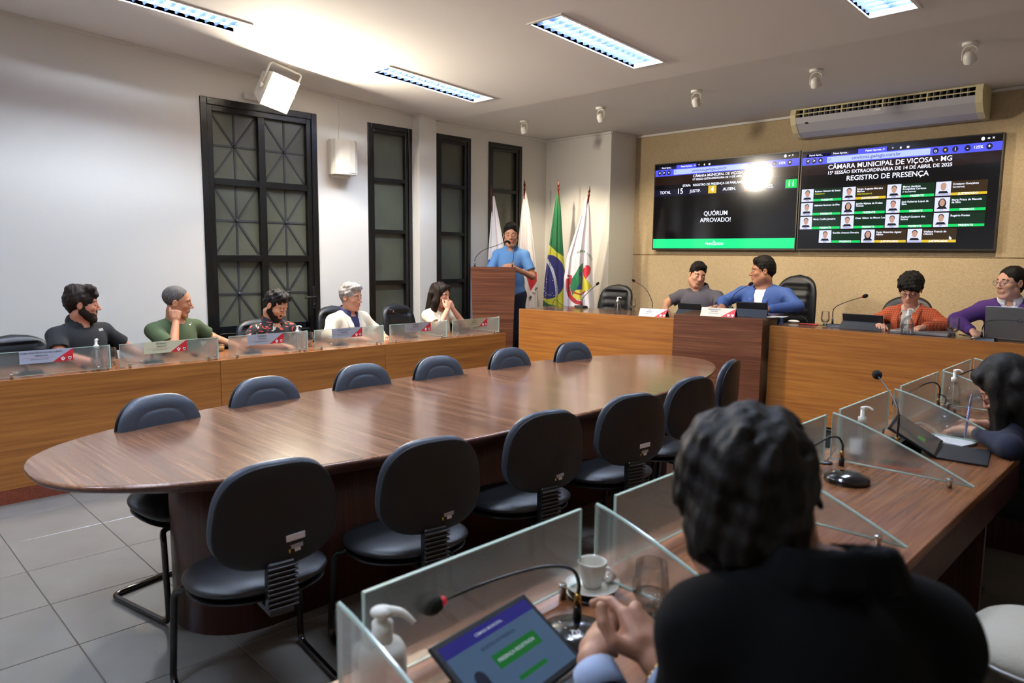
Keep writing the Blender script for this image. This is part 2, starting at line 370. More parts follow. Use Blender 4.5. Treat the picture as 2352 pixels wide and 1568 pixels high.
# ------------------------------------------------------------------ recessed luminaires
M_tray = mat('tray_white', '#dfe3ee', .35, spec=.6); M_louver = mat('louver_aluminium', '#7f93c8', .25, .8)
M_tube = emit('tube_light', TUBE_C, TUBE_W)
def make_luminaire():
    L, w = FY[2][1]-FY[2][0], FW
    t = thing('ceiling_luminaire', 'x', 'ceiling light')
    b = MB(); h = .10
    for (a, c, p, q, z0, z1) in ((0, w, 0, L, h, h+.004), (-.004, 0, 0, L, 0, h), (w, w+.004, 0, L, 0, h), (0, w, -.004, 0, 0, h), (0, w, L, L+.004, 0, h)): b.box(a, c, p, q, z0, z1)
    b.build('tray', M_tray, t)
    f = MB(); k = .016
    for (a, c, p, q) in ((-k, .004, -k, L+k), (w-.004, w+k, -k, L+k), (.004, w-.004, -k, .004), (.004, w-.004, L-.004, L+k)): f.box(a, c, p, q, -.008, 0.0)
    f.build('frame', M_mould, t)
    for x in (w*.27, w*.73): MB().lathe([(.013, .04), (.013, L-.04)], 10, M=Matrix.Translation((x, 0, .052)) @ Matrix.Rotation(-PI/2, 4, 'X')).build('tube', M_tube, t)
    s = MB(); s.prism([(w/2-.012, 0), (w/2+.012, 0), (w/2+.003, 0), (w/2-.003, 0)], 0, 0) if False else None
    s.add([(w/2-.009, 0, .030), (w/2+.009, 0, .030), (w/2, 0, .003), (w/2-.009, L, .030), (w/2+.009, L, .030), (w/2, L, .003)], [(0, 1, 4, 3), (1, 2, 5, 4), (2, 0, 3, 5), (0, 2, 1), (3, 4, 5)])
    s.build('spine', M_louver, t)
    bm = MB().add([(.002, -.007, .030), (.002, .007, .030), (.002, 0, .003), (w-.002, -.007, .030), (w-.002, .007, .030), (w-.002, 0, .003)], [(0, 1, 4, 3), (1, 2, 5, 4), (2, 0, 3, 5), (0, 2, 1), (3, 4, 5)]).mesh('blade', M_louver)
    for i in range(1, 17):
        o = D.objects.new('blade', bm); link(o, t); o.location = (0, L*i/17, 0)
    return t
lum0 = make_luminaire(); tilt = math.atan(.0605)
LUML = {(0, 2): 'recessed louvred light nearest the wall speaker, beside the floodlight glow', (1, 2): 'recessed louvred light over the middle of the oval table',
        (2, 2): 'recessed louvred light cut by the top right edge', (0, 1): 'recessed louvred light at the upper left above the big door',
        (0, 0): 'recessed louvred light behind the camera near the left wall', (1, 0): 'recessed louvred light behind the camera in the middle', (2, 0): 'recessed louvred light behind the camera to the right',
        (1, 1): 'recessed louvred light overhead above the near end of the table', (2, 1): 'recessed louvred light overhead above the right hand desk'}
k0 = True
for i, x in enumerate(FX):
    for j, (y0, y1) in enumerate(FY):
        o = lum0 if k0 else dup(lum0); k0 = False
        o.location = (x, y0, ceilz(y0)); o.rotation_euler = (-tilt, 0, 0); tag(o, LUML[(i, j)], 'ceiling light', 'recessed fluorescent lights in the sloping ceiling')
# ------------------------------------------------------------------ ceiling spotlights
SP = [(-5.766, 5.847), (-4.683, 5.836), (-3.591, 5.822), (-2.524, 5.817), (-1.47, 5.81)]
AIM = [(-5.9, 7.0, .9), (-4.7, 7.45, 1.2), (-3.6, 7.45, 1.0), (-2.6, 7.4, .9), (-1.35, 7.5, 1.35)]
def make_spot(aim):
    t = thing('ceiling_spotlight', 'x', 'spotlight')
    MB().lathe([(.05, 0), (.05, -.018), (.044, -.02)], 20).build('ceiling_plate', M_whiteP, t)
    y = MB(); y.tube(fillet([(-.045, 0, -.11), (-.045, 0, -.045), (-.02, 0, -.022), (.02, 0, -.022), (.045, 0, -.045), (.045, 0, -.11)], .01), .003, 6)
    y.build('yoke', M_whiteP, t)
    MB().tube(smoothpath([(0, 0, -.02), (.008, .004, -.035), (-.004, 0, -.05), (0, 0, -.07)]), .003, 6).build('wire', mat('beige_wire', '#c8ab78', .6) if 'beige_wire' not in D.materials else D.materials['beige_wire'], t)
    d = Vector(aim).normalized(); R = d.to_track_quat('-Z', 'Y').to_matrix().to_4x4(); M = Matrix.Translation((0, 0, -.095)) @ R
    prof = [(.018, .035), (.03, .025), (.038, 0), (.041, -.03), (.04, -.034), (.036, -.03), (.03, 0), (.01, .01)]
    MB().lathe(prof, 20, M=M).build('lamp_head', M_cream if False else M_whiteP, t)
    bulb = MB().lathe([(.001, -.012), (.03, -.012), (.03, -.014), (.001, -.014)], 16, M=M).build('lamp_glass', emit('halogen_glow', SPOT_C, 6.0) if 'halogen_glow' not in D.materials else D.materials['halogen_glow'], t)
    l = D.lights.new('spot_beam', 'SPOT'); l.energy = SPOT_W; l.color = SPOT_C; l.spot_size = math.radians(78); l.spot_blend = .7; l.shadow_soft_size = .03
    lo = D.objects.new('spot_beam', l); link(lo, t); lo.matrix_local = Matrix.Translation(Vector((0, 0, -.095))+d*.04) @ R
    return t
SL = ['leftmost white ceiling spotlight above the flags', 'white ceiling spotlight above the flags, second from the corner', 'white ceiling spotlight just left of the air conditioner, above the left screen',
      'white ceiling spotlight over the left end of the air conditioner', 'rightmost and largest white ceiling spotlight, over the air conditioner']
for (x, y), a, l in zip(SP, AIM, SL):
    s = make_spot((a[0]-x, a[1]-y, a[2]-2.9)); s.location = (x, y, 3.0); tag(s, l, 'spotlight', 'ceiling spotlights')
# ------------------------------------------------------------------ floodlight on its yoke
fl = thing('floodlight', 'big white square floodlight glaring above the black door', 'floodlight', (-6.03, 3.10, 2.90))
fd = Vector((.86, .14, -.47)).normalized()
fup = Vector((0, 0, 1)); fx = fd.cross(fup).normalized(); fup = fx.cross(fd).normalized()
# roll of the housing as photographed
cr, srr = math.cos(math.radians(9)), math.sin(math.radians(9)); fx, fup = fx*cr+fup*srr, fup*cr-fx*srr
FM = Matrix(((fx.x, fup.x, -fd.x, 0), (fx.y, fup.y, -fd.y, 0), (fx.z, fup.z, -fd.z, 0), (0, 0, 0, 1)))
b = MB(); s = .148; q = .10
vs = [FM @ Vector(v) for v in [(-s, -s, 0), (s, -s, 0), (s, s, 0), (-s, s, 0), (-s, -q, .13), (s, -q, .13), (s, q, .13), (-s, q, .13)]]
b.add(vs, [(0, 3, 2, 1)[::-1], (4, 5, 6, 7), (0, 1, 5, 4), (1, 2, 6, 5), (2, 3, 7, 6), (3, 0, 4, 7)])
b.build('housing', M_whiteP, fl)
g = .140
MB().add([FM @ Vector(v) for v in [(-g, -g, -.003), (g, -g, -.003), (g, g, -.003), (-g, g, -.003)]], [(3, 2, 1, 0)]).build('lamp_glass', emit('flood_glow', FLOOD_C, 30.0), fl)
y = MB(); y.tube(fillet([FM @ Vector(v) for v in [(-s-.02, 0, .05), (-s-.02, .21, .05), (s+.02, .21, .05), (s+.02, 0, .05)]], .03), .009, 8)
y.lathe([(.022, 0), (.022, .02)], 14, M=FM @ Matrix.Translation((-s-.035, .0, .05)) @ Matrix.Rotation(PI/2, 4, 'Y'))
y.lathe([(.022, 0), (.022, .02)], 14, M=FM @ Matrix.Translation((s+.012, .0, .05)) @ Matrix.Rotation(PI/2, 4, 'Y'))
top = FM @ Vector((0, .215, .05)); y.tube([top, (top.x, top.y, ceilz(3.1)-2.90)], .008, 8)
y.build('yoke', M_whiteP, fl)
l = D.lights.new('flood_beam', 'AREA'); l.shape = 'SQUARE'; l.size = .30; l.energy = FLOOD_W; l.color = FLOOD_C
lo = D.objects.new('flood_beam', l); link(lo, fl); lo.matrix_local = FM @ Matrix.Translation((0, 0, -.006))
# small ribbed box above the door behind the floodlight
b = MB(); b.box(XL, XL+.05, 2.98, 3.45, 2.90, 2.96, bev=.006)
for k in range(12): b.box(XL+.05, XL+.053, 3.0+k*.037, 3.015+k*.037, 2.91, 2.95)
tag(b.build('conduit_box', M_mould), 'low white ribbed box fixed above the black door, behind the floodlight', 'box')
# ------------------------------------------------------------------ wall speaker
sp = thing('wall_speaker', 'white curved loudspeaker fixed high between the door and the first tall window', 'speaker', (XL, 3.95, 2.47))
def outl(w, d, n=14):
    return [(d*math.sin(PI*k/n)**.6*(1.0)+.0, -w/2+w*k/n) for k in range(n+1)]
pts = [(.02, -.13), (.09, -.14), (.14, -.12), (.17, -.07), (.18, 0), (.175, .07), (.15, .115), (.10, .13), (.02, .12)]
MB().prism([(p[0]+.0, p[1]) for p in pts], -.165, .17).build('speaker_cabinet', M_whiteP, sp)
MB().prism([(p[0]*1.02+.001, p[1]*.93+.012) for p in pts[2:8]]+[(.06, .1), (.06, -.08)], -.15, .155).build('grille_cloth', mat('speaker_grille', '#dedbd0', .6, bump=500, bstr=.3), sp)
MB().box(.0, .06, -.10, .10, -.19, -.165, bev=.004).build('bracket', M_whiteP, sp)
MB().sphere((.178, .035, -.135), (.004, .014, .008), 10).build('badge', M_plastic, sp)
cpts = smoothpath([(.02, .0, .17), (.012, .004, .27), (.02, .012, .36), (.012, .006, .45), (.012, .01, .58)])
tag(MB().tube([(XL+p[0]-.006, 3.95+p[1], 2.47+p[2]) for p in cpts], .004, 6).build('speaker_cable', M_whiteP), 'thin white cable rising from the wall speaker to the ceiling', 'cable')
# ------------------------------------------------------------------ air conditioner
ac = thing('air_conditioner', 'long cream and grey ceiling air conditioner above the two screens', 'air conditioner', (-3.36, YT-.02, 2.74))
AL = 1.66
P0 = [(0, .27), (-.62, .23), (-.66, .20), (-.66, .15), (-.60, .09), (-.45, .02), (-.30, 0), (0, .02)]
P0 = [(0, .25), (-.22, .295), (-.26, .275), (-.285, .20), (-.26, .11), (-.20, .04), (-.12, .0), (0, .0)]
def yz(b, P, x0, x1, mi=0):
    n = len(P); vs = [(x0, p[0], p[1]) for p in P]+[(x1, p[0], p[1]) for p in P]
    return b.add(vs, [tuple(range(n)), tuple(range(2*n-1, n-1, -1))]+[(i, n+i, n+(i+1) % n, (i+1) % n) for i in range(n)], mi)
b = MB(); yz(b, P0, .05, AL-.05); 
inner = b
body = MB(); Pi = [(0, .25), (-.2, .28), (-.2, .05), (0, .0)]; yz(body, Pi, .05, AL-.05); body.build('casing', mat('ac_dark', '#0b0b0b', .8), ac)
yz(MB(), [(-.2, .296), (-.262, .277), (-.272, .246), (-.2, .262)], .05, AL-.05).build('top_panel', M_cream, ac)
yz(MB(), [(-.286, .175), (-.27, .118), (-.20, .04), (-.12, .0), (0, 0), (0, .02), (-.2, .1)], .05, AL-.05).build('front_panel', M_acwhite, ac)
for x0, x1 in ((0, .055), (AL-.055, AL)):
    P = [(p[0]*1.04, p[1]*1.02) for p in P0]; yz(MB(), P, x0, x1).build('end_cap', M_cream, ac)
yz(MB(), [(-.277, .214), (-.285, .208), (-.283, .202), (-.26, .21)], .05, AL-.05).build('air_vane', M_cream, ac)
for k in range(28):
    x = .12+k*(AL-.24)/27
    c = k % 7 == 0
    yz(MB(), [(-.20, .262), (-.266, .246), (-.278, .20), (-.27, .17), (-.20, .11)], x, x+(.012 if c else .004)).build('deflector', M_cream if c else M_acwhite, ac)
MB().sphere((.16, -.262, .12), (.028, .012, .013), 12).build('receiver', M_plastic, ac)
MB().box(AL/2-.04, AL/2+.03, -.287, -.27, .15, .168, bev=.004).build('badge', M_whiteP, ac)
# ------------------------------------------------------------------ platform
pl = [(-6.49, 5.04), (-5.2, 5.04), (-5.2, 5.42), (-2.74, 5.46), (-2.74, 5.83), (XR-.01, 6.25), (XR-.01, YT-.01), (-5.46, YT-.01), (-5.46, YC-.01), (-6.49, YC-.01)]
pf = MB().prism(pl, 0, .145).build('platform', mat('platform_carpet', '#1b1a1a', .9))
tag(pf, 'low dark platform carrying the front desks under the screens', 'platform', kind='structure')
MB().tube([(p[0], p[1]-.004, .148) for p in pl[3:6]], .006, 6).build('nosing', mat('nosing_grey', '#6d6862', .5), pf)
ZP = .15
# ------------------------------------------------------------------ left desk in modules
LX = -5.147; ZD = .755
YM = [-.72, .70, 2.126, 3.552, 5.0]
LN = ['section of the left oak desk that runs out of the frame at the left', 'long left oak desk section in front of the two men in black and green', 'left oak desk section in front of the man in the patterned shirt',
      'last left oak desk section beside the lectern, in front of the woman in cream']
for k, l in enumerate(LN):
    y0, y1 = YM[k]+.0015, YM[k+1]-.0015
    t = thing('council_desk', l, 'desk', (LX, y0, 0), 0, 'oak desk sections along the left side'); w = y1-y0
    MB().box(-.022, 0, 0, w, .085, ZD-.0, bev=.0015).build('front_panel', M_oakY, t)
    MB().box(-.56, -.0225, 0, w, ZD-.028, ZD-.001, bev=.001).build('worktop', M_deskY, t)
    MB().box(-.016, .004, 0, w, 0, .085).build('skirting', M_granite, t)
    for yy_ in (0, w-.02): MB().box(-.54, -.023, yy_, yy_+.02, 0, ZD-.029).build('side_panel', M_oakY, t)
# ------------------------------------------------------------------ oval table
tb = thing('oval_table', 'long glossy dark wooden oval conference table in the middle of the room', 'table', (-3.0, 2.74, 0), .02)
def oval(a, b, n=96, e1=2.5, e2=2.25):
    out = []
    for k in range(n):
        t = 2*PI*k/n; c, s_ = math.cos(t), math.sin(t); e = e1 if s_ < 0 else e2
        out.append((b*math.copysign(abs(c)**(2/e), c), a*math.copysign(abs(s_)**(2/e), s_)))
    return out
TA, TB_ = 2.215, .73
rings = [(TA-.012, TB_-.012, .75), (TA-.004, TB_-.004, .748), (TA, TB_, .742), (TA, TB_, .736), (TA-.01, TB_-.01, .725), (TA-.20, TB_-.10, .672), (TA-.22, TB_-.12, .668)]
b = MB(); n = 96
for a_, b_, z in rings: b.v += [(x, y, z) for x, y in oval(a_, b_, n)]
for r_ in range(len(rings)-1):
    for k in range(n): b.f.append((r_*n+k, (r_+1)*n+k, (r_+1)*n+(k+1) % n, r_*n+(k+1) % n)); b.m.append(1 if r_ > 1 else 0); b.sm.append(r_ > 0)
b.f.append(tuple(range(n))); b.m.append(0); b.sm.append(False)
b.f.append(tuple((len(rings)-1)*n+k for k in range(n-1, -1, -1))); b.m.append(1); b.sm.append(False)
b.build('tabletop', [M_table, M_tableedge], tb)
def stadium(hw, hl, n=16):
    return [(hw*math.cos(PI*k/n), hl-hw+hw*math.sin(PI*k/n)) for k in range(n+1)]+[(hw*math.cos(PI+PI*k/n), -(hl-hw)+hw*math.sin(PI+PI*k/n)) for k in range(n+1)]
b = MB(); P = stadium(.27, 1.73); b.prism(P, 0, .672)
b.sm = [False, False]+[True]*len(P); b.build('pedestal', M_base, tb)
# ------------------------------------------------------------------ visitor chairs
def pad(W_, H_, T, n=40, rings=12, ef=2.45, taper=.16, bow=.035, groove=None, back=False):
    """rounded cushion standing in the xz plane, facing +y"""
    vs = []; fs = []
    R = [1-(k/rings)**1.0 for k in range(rings)]
    def ring(r, sgn):
        o = []
        for k in range(n):
            t = 2*PI*k/n; c, s_ = math.cos(t), math.sin(t)
            x = math.copysign(abs(c)**(2/ef), c)*W_/2; z = math.copysign(abs(s_)**(2/ef), s_)*H_/2
            x *= (1-taper*(z/H_+.1)); x *= r; z *= r
            th = T/2*(1-r**3.2)**.5
            if groove and not back and sgn > 0 and abs(r-groove) < .04: th -= .004*(1-abs(r-groove)/.04)
            if back and sgn < 0: th *= .55
            o.append((x, sgn*th+bow*(2*x/W_)**2*1.0+.012*math.sin(z*7), z))
        return o
    rr = [0.02, .18, .36, .50, .595, .62, .645, .75, .85, .93, .975, .995]
    front = [ring(r, 1) for r in rr]; backr = [ring(r, -1) for r in rr[::-1]]
    allr = front+[ring(1.0, 0)]+backr
    for rg in allr: vs += rg
    m = len(allr)
    for i in range(m-1):
        for k in range(n): fs.append((i*n+k, i*n+(k+1) % n, (i+1)*n+(k+1) % n, (i+1)*n+k))
    fs.append(tuple(range(n-1, -1, -1))); fs.append(tuple((m-1)*n+k for k in range(n)))
    return vs, [f[::-1] for f in fs]
def xf(vs, M): return [M @ Vector(v) for v in vs]
def make_visitor(stickers=0):
    t = thing('visitor_chair', 'x', 'chair')
    # seat centred over the origin, faces +y
    vs, fs = pad(.46, .46, .075, taper=-.05, bow=0.0); M = Matrix.Translation((0, .0, .445)) @ Matrix.Rotation(PI/2-.03, 4, 'X')
    MB().add(xf(vs, M), fs, 0, True).build('seat', M_leather, t)
    vs, fs = pad(.44, .44, .03, taper=-.05, bow=0.0); MB().add(xf(vs, Matrix.Translation((0, 0, .408)) @ Matrix.Rotation(PI/2-.03, 4, 'X')), fs, 0, True).build('seat_shell', M_plasticD, t)
    MBk = Matrix.Translation((0, -.232, .712)) @ Matrix.Rotation(.12, 4, 'X')
    vs, fs = pad(.415, .345, .07, bow=.03, groove=.62, taper=.20, ef=2.75); MB().add(xf(vs, MBk @ Matrix.Translation((0, .012, 0))), fs, 0, True).build('backrest', M_leatherL, t)
    vs, fs = pad(.41, .34, .035, bow=.03, back=True, taper=.20, ef=2.75); MB().add(xf(vs, MBk @ Matrix.Translation((0, -.022, 0))), fs, 0, True).build('back_shell', M_plasticD, t)
    b = MB()
    b.box(-.045, .045, -.256, -.215, .40, .56, bev=.006); b.box(-.04, .04, -.25, -.02, .378, .404, bev=.004)
    b.build('bracket', M_plastic, t)
    b = MB()
    for k in range(9): b.box(-.05, .05, -.268, -.252, .408+k*.0165, .415+k*.0165, bev=.002)
    b.build('bellows', M_plastic, t, kind='stuff')
    r = .0125; b = MB()
    for s_ in (-1, 1):
        b.tube(fillet([(s_*.05, .10, .385), (s_*.20, .12, .385), (s_*.225, .17, .36), (s_*.235, .20, .0135), (s_*.235, -.245, .0135), (0, -.25, .0135)], .05), r, 10)
    b.build('sled_frame', M_blackmetal, t)
    if stickers:
        def st(x, z, w, h, m, name, dy=-.0405, a=-.08):
            Mx = MBk @ Matrix.Translation((x, dy, z)) @ Matrix.Rotation(a, 4, 'Y')
            MB().box(-w/2, w/2, -.0008, .0008, -h/2, h/2, M=Mx).build(name, m, t)
        if stickers > 1: st(.045, -.075, .062, .022, M_sticker, 'paper_label', -.0385)
        st(.048, -.108, .045, .014, mat('grey_tag', '#8f8f94', .4) if 'grey_tag' not in D.materials else D.materials['grey_tag'], 'asset_tag', -.0370)
        st(.043, -.122, .040, .012, M_sticker, 'asset_tag', -.0365); st(.025, -.122, .008, .012, M_stickerY, 'asset_tag', -.0372)
    return t
va = make_visitor(0); vb = make_visitor(1); vc = make_visitor(2)
GV = 'black visitor chairs around the oval table'
LCH = [(-3.44, 1.12, -78, 'nearest visitor chair on the wall side of the oval table, sled legs showing'), (-3.58, 1.70, -86, 'second visitor chair from the near end on the far side of the table'),
       (-3.63, 2.33, -88, 'third visitor chair from the near end on the far side of the table'), (-3.60, 2.88, -90, 'fourth visitor chair on the far side, below the woman in cream'),
       (-3.60, 3.52, -90, 'fifth visitor chair on the far side, below the end of the left desk'), (-3.53, 4.12, -92, 'farthest visitor chair on the far side, in front of the oak panel beside the lectern')]
off = .225
def putchair(src, x, y, deg, lab, first):
    o = src if first else dup(src)
    a = math.radians(deg); fx_, fy_ = -math.sin(a), math.cos(a)
    o.location = (x+fx_*off, y+fy_*off, 0); o.rotation_euler = (0, 0, a); tag(o, lab, 'chair', GV)
for k, (x, y, d, l) in enumerate(LCH): putchair(va, x, y, d, l, k == 0)
RCH = [(vc, -2.10, 1.03, 84, 'nearest visitor chair seen from behind, with two white labels on its back'), (vb, -1.99, 1.57, 80, 'second visitor chair on the near side of the table, one small tag on its back'),
       (vb, -2.02, 2.21, 80, 'third visitor chair on the near side of the table, partly behind a glass screen'), (vc, -2.00, 2.80, 76, 'fourth visitor chair on the near side, white labels low on its back'),
       (va, -2.07, 3.44, 84, 'fifth visitor chair on the near side, worn white marks on its upper edge'), (va, -2.26, 4.20, 104, 'farthest visitor chair on the near side, seen edge-on before the president desk')]
seen = set()
for src, x, y, d, l in RCH:
    putchair(src, x, y, d, l, src not in seen and src is not va); seen.add(src)
# ------------------------------------------------------------------ front desks
def slab(name, p, q, z0, z1, t, m, parent, back=.6, in0=0., in1=0.):
    """vertical front panel from plan point p to q, thickness t going away from the viewer"""
    d = (Vector(q)-Vector(p)).normalized(); nrm = Vector((-d.y, d.x))
    return d, nrm
def front_desk(label, p, q, z0, z1, depth, group=None, name='front_desk', m=None, top=None):
    p, q = Vector(p), Vector(q); d = q-p; L = d.length; a = math.atan2(d.y, d.x)
    t = thing(name, label, 'desk', (p.x, p.y, 0), a, group)
    MB().box(0, L, 0, .025, z0, z1, bev=.002).build('front_panel', m or M_oakX, t)
    MB().box(.001, L-.001, .0255, depth, z1-.03, z1-.0015, bev=.001).build('worktop', top or M_table, t)
    for x in (.001, L-.021): MB().box(x, x+.02, .026, depth-.03, z0, z1-.031).build('side_panel', m or M_oakX, t)
    return t
ZF = .96
front_desk('oak front desk between the lectern and the dark president desk', (-5.448, 5.48), (-3.60, 5.815), .165, ZF, .66, 'oak front desks')
front_desk('oak front desk to the right of the dark president desk, below the right screen', (-2.805, 5.843), (.75, 6.12), .165, ZF, .50, 'oak front desks')
# president desk: dark block whose sides lean inwards towards the floor
pd = thing('president_desk', 'dark walnut president desk standing proud between the two oak desks', 'desk', (-3.557, 5.539, 0), math.atan2(.183, .746))
Lp = .768; ZPD = 1.02
def lean(name, m, x0, x1, xb0, xb1, y0, y1, yb0, yb1, z0, z1):
    vs = [(xb0, yb0, z0), (xb1, yb0, z0), (xb0, yb1, z0), (xb1, yb1, z0), (x0, y0, z1), (x1, y0, z1), (x0, y1, z1), (x1, y1, z1)]
    MB().add(vs, [(0, 2, 3, 1), (4, 5, 7, 6), (0, 1, 5, 4), (2, 6, 7, 3), (0, 4, 6, 2), (1, 3, 7, 5)]).build(name, m, pd)
lean('front_panel', M_darkX, 0, Lp, -.01, Lp+.0, 0, .03, .0, .03, .15, ZPD)
lean('worktop', M_table, .0, Lp, .0, Lp, .0305, .74, .0305, .74, ZPD-.035, ZPD-.001)
lean('side_panel', M_darkX, Lp-.03, Lp-.001, Lp-.03, Lp-.001, .031, .6, .031, .18, .15, ZPD-.036)
lean('side_panel', M_darkX, 0.001, .03, .001, .03, .031, .6, .031, .18, .15, ZPD-.036)
# ------------------------------------------------------------------ lectern
lt = thing('lectern', 'tall tapering walnut lectern with a sloping top in front of the flags', 'lectern', (-5.86, 5.15, ZP), math.atan2(.345, .335))
LW = .485
def quadbox(name, m, bot, top, parent):
    MB().add([*bot, *top], [(0, 3, 2, 1), (4, 5, 6, 7), (0, 1, 5, 4), (1, 2, 6, 5), (2, 3, 7, 6), (3, 0, 4, 7)]).build(name, m, parent)
h = 1.402-ZP
quadbox('front_panel', M_darkX, [(.055, .02, 0), (LW-.035, .02, 0), (LW-.035, .045, 0), (.055, .045, 0)], [(0, 0, h), (LW, 0, h), (LW, .025, h), (0, .025, h)], lt)
for x0, x1, t0, t1 in ((.057, .077, .002, .022), (LW-.057, LW-.037, LW-.022, LW-.002)):
    quadbox('side_panel', M_darkX, [(x0, .046, 0), (x1, .046, 0), (x1, .20, 0), (x0, .20, 0)], [(t0, .026, h-.03), (t1, .026, h-.03), (t1, .17, h-.06), (t0, .17, h-.06)], lt)
quadbox('sloping_top', M_darkX, [(-.0, .0255, h-.028), (LW, .0255, h-.028), (LW, .40, h-.125), (0, .40, h-.125)], [(0, .0255, h-.001), (LW, .0255, h-.001), (LW, .40, h-.098), (0, .40, h-.098)], lt)
# ------------------------------------------------------------------ right-hand desk, slightly turned
RA = math.radians(1.0)
def R2(x, y, z=0):
    """x across (towards the seats), y along the desk, starting at its near end"""
    return (-1.10+x*math.cos(RA)-y*math.sin(RA), .15+x*math.sin(RA)+y*math.cos(RA), z)
RDX, RDY = -1.10, .15
rd = thing('council_desk', 'brown wooden right-hand desk with glass dividers in the foreground', 'desk', (RDX, RDY, 0), RA)
RLEN, RWID = 5.0, .585
MB().box(0.0, RWID, -.45, RLEN, ZD-.030, ZD-.0005, bev=.002).build('worktop', M_deskY, rd)
MB().box(RWID-.022, RWID-.001, -.44, RLEN-.01, ZD-.15, ZD-.031).build('apron', M_base, rd)
MB().box(.001, .024, -.44, RLEN-.01, .04, ZD-.031).build('front_panel', M_oakY, rd)
for y in (1.44, 2.91, 4.3): MB().box(.03, RWID-.03, y, y+.025, 0.0, ZD-.032).build('support_panel', M_base, rd)
# ------------------------------------------------------------------ screens
ES = 1.0
def em(n, c, s=1.0):
    k = 'scr_'+n
    if k in D.materials: return D.materials[k]
    m = emit(k, c, s*ES); b = m.node_tree.nodes['Principled BSDF']; b.inputs['Roughness'].default_value = .10; b.inputs['Base Color'].default_value = (.004, .004, .005, 1); b.inputs['Specular IOR Level'].default_value = .45; return m
SCR = [('black', '#060608', .6), ('bar', '#4a4fe0', 1.1), ('tab', '#1b1a3c', .8), ('addr', '#a9b9fb', 1.1), ('white', '#f4f6ff', 1.2), ('green', '#10c95f', 1.0), ('yellow', '#d3b32c', 1.0),
       ('red', '#d01c2c', 1.0), ('dgreen', '#0b2c18', .8), ('dbrown', '#3a2a14', .8), ('skin', '#b98f7c', 1.), ('suit', '#16181f', 1.), ('photo', '#c9cdea', 1.1), ('orange', '#4a1f10', .6), ('navy', '#14142c', .8), ('brown', '#27150d', .7), ('lgreen', '#1de884', 1.1), ('txt', '#e6eaff', 1.5)]
SI = {n: i for i, (n, c, s) in enumerate(SCR)}
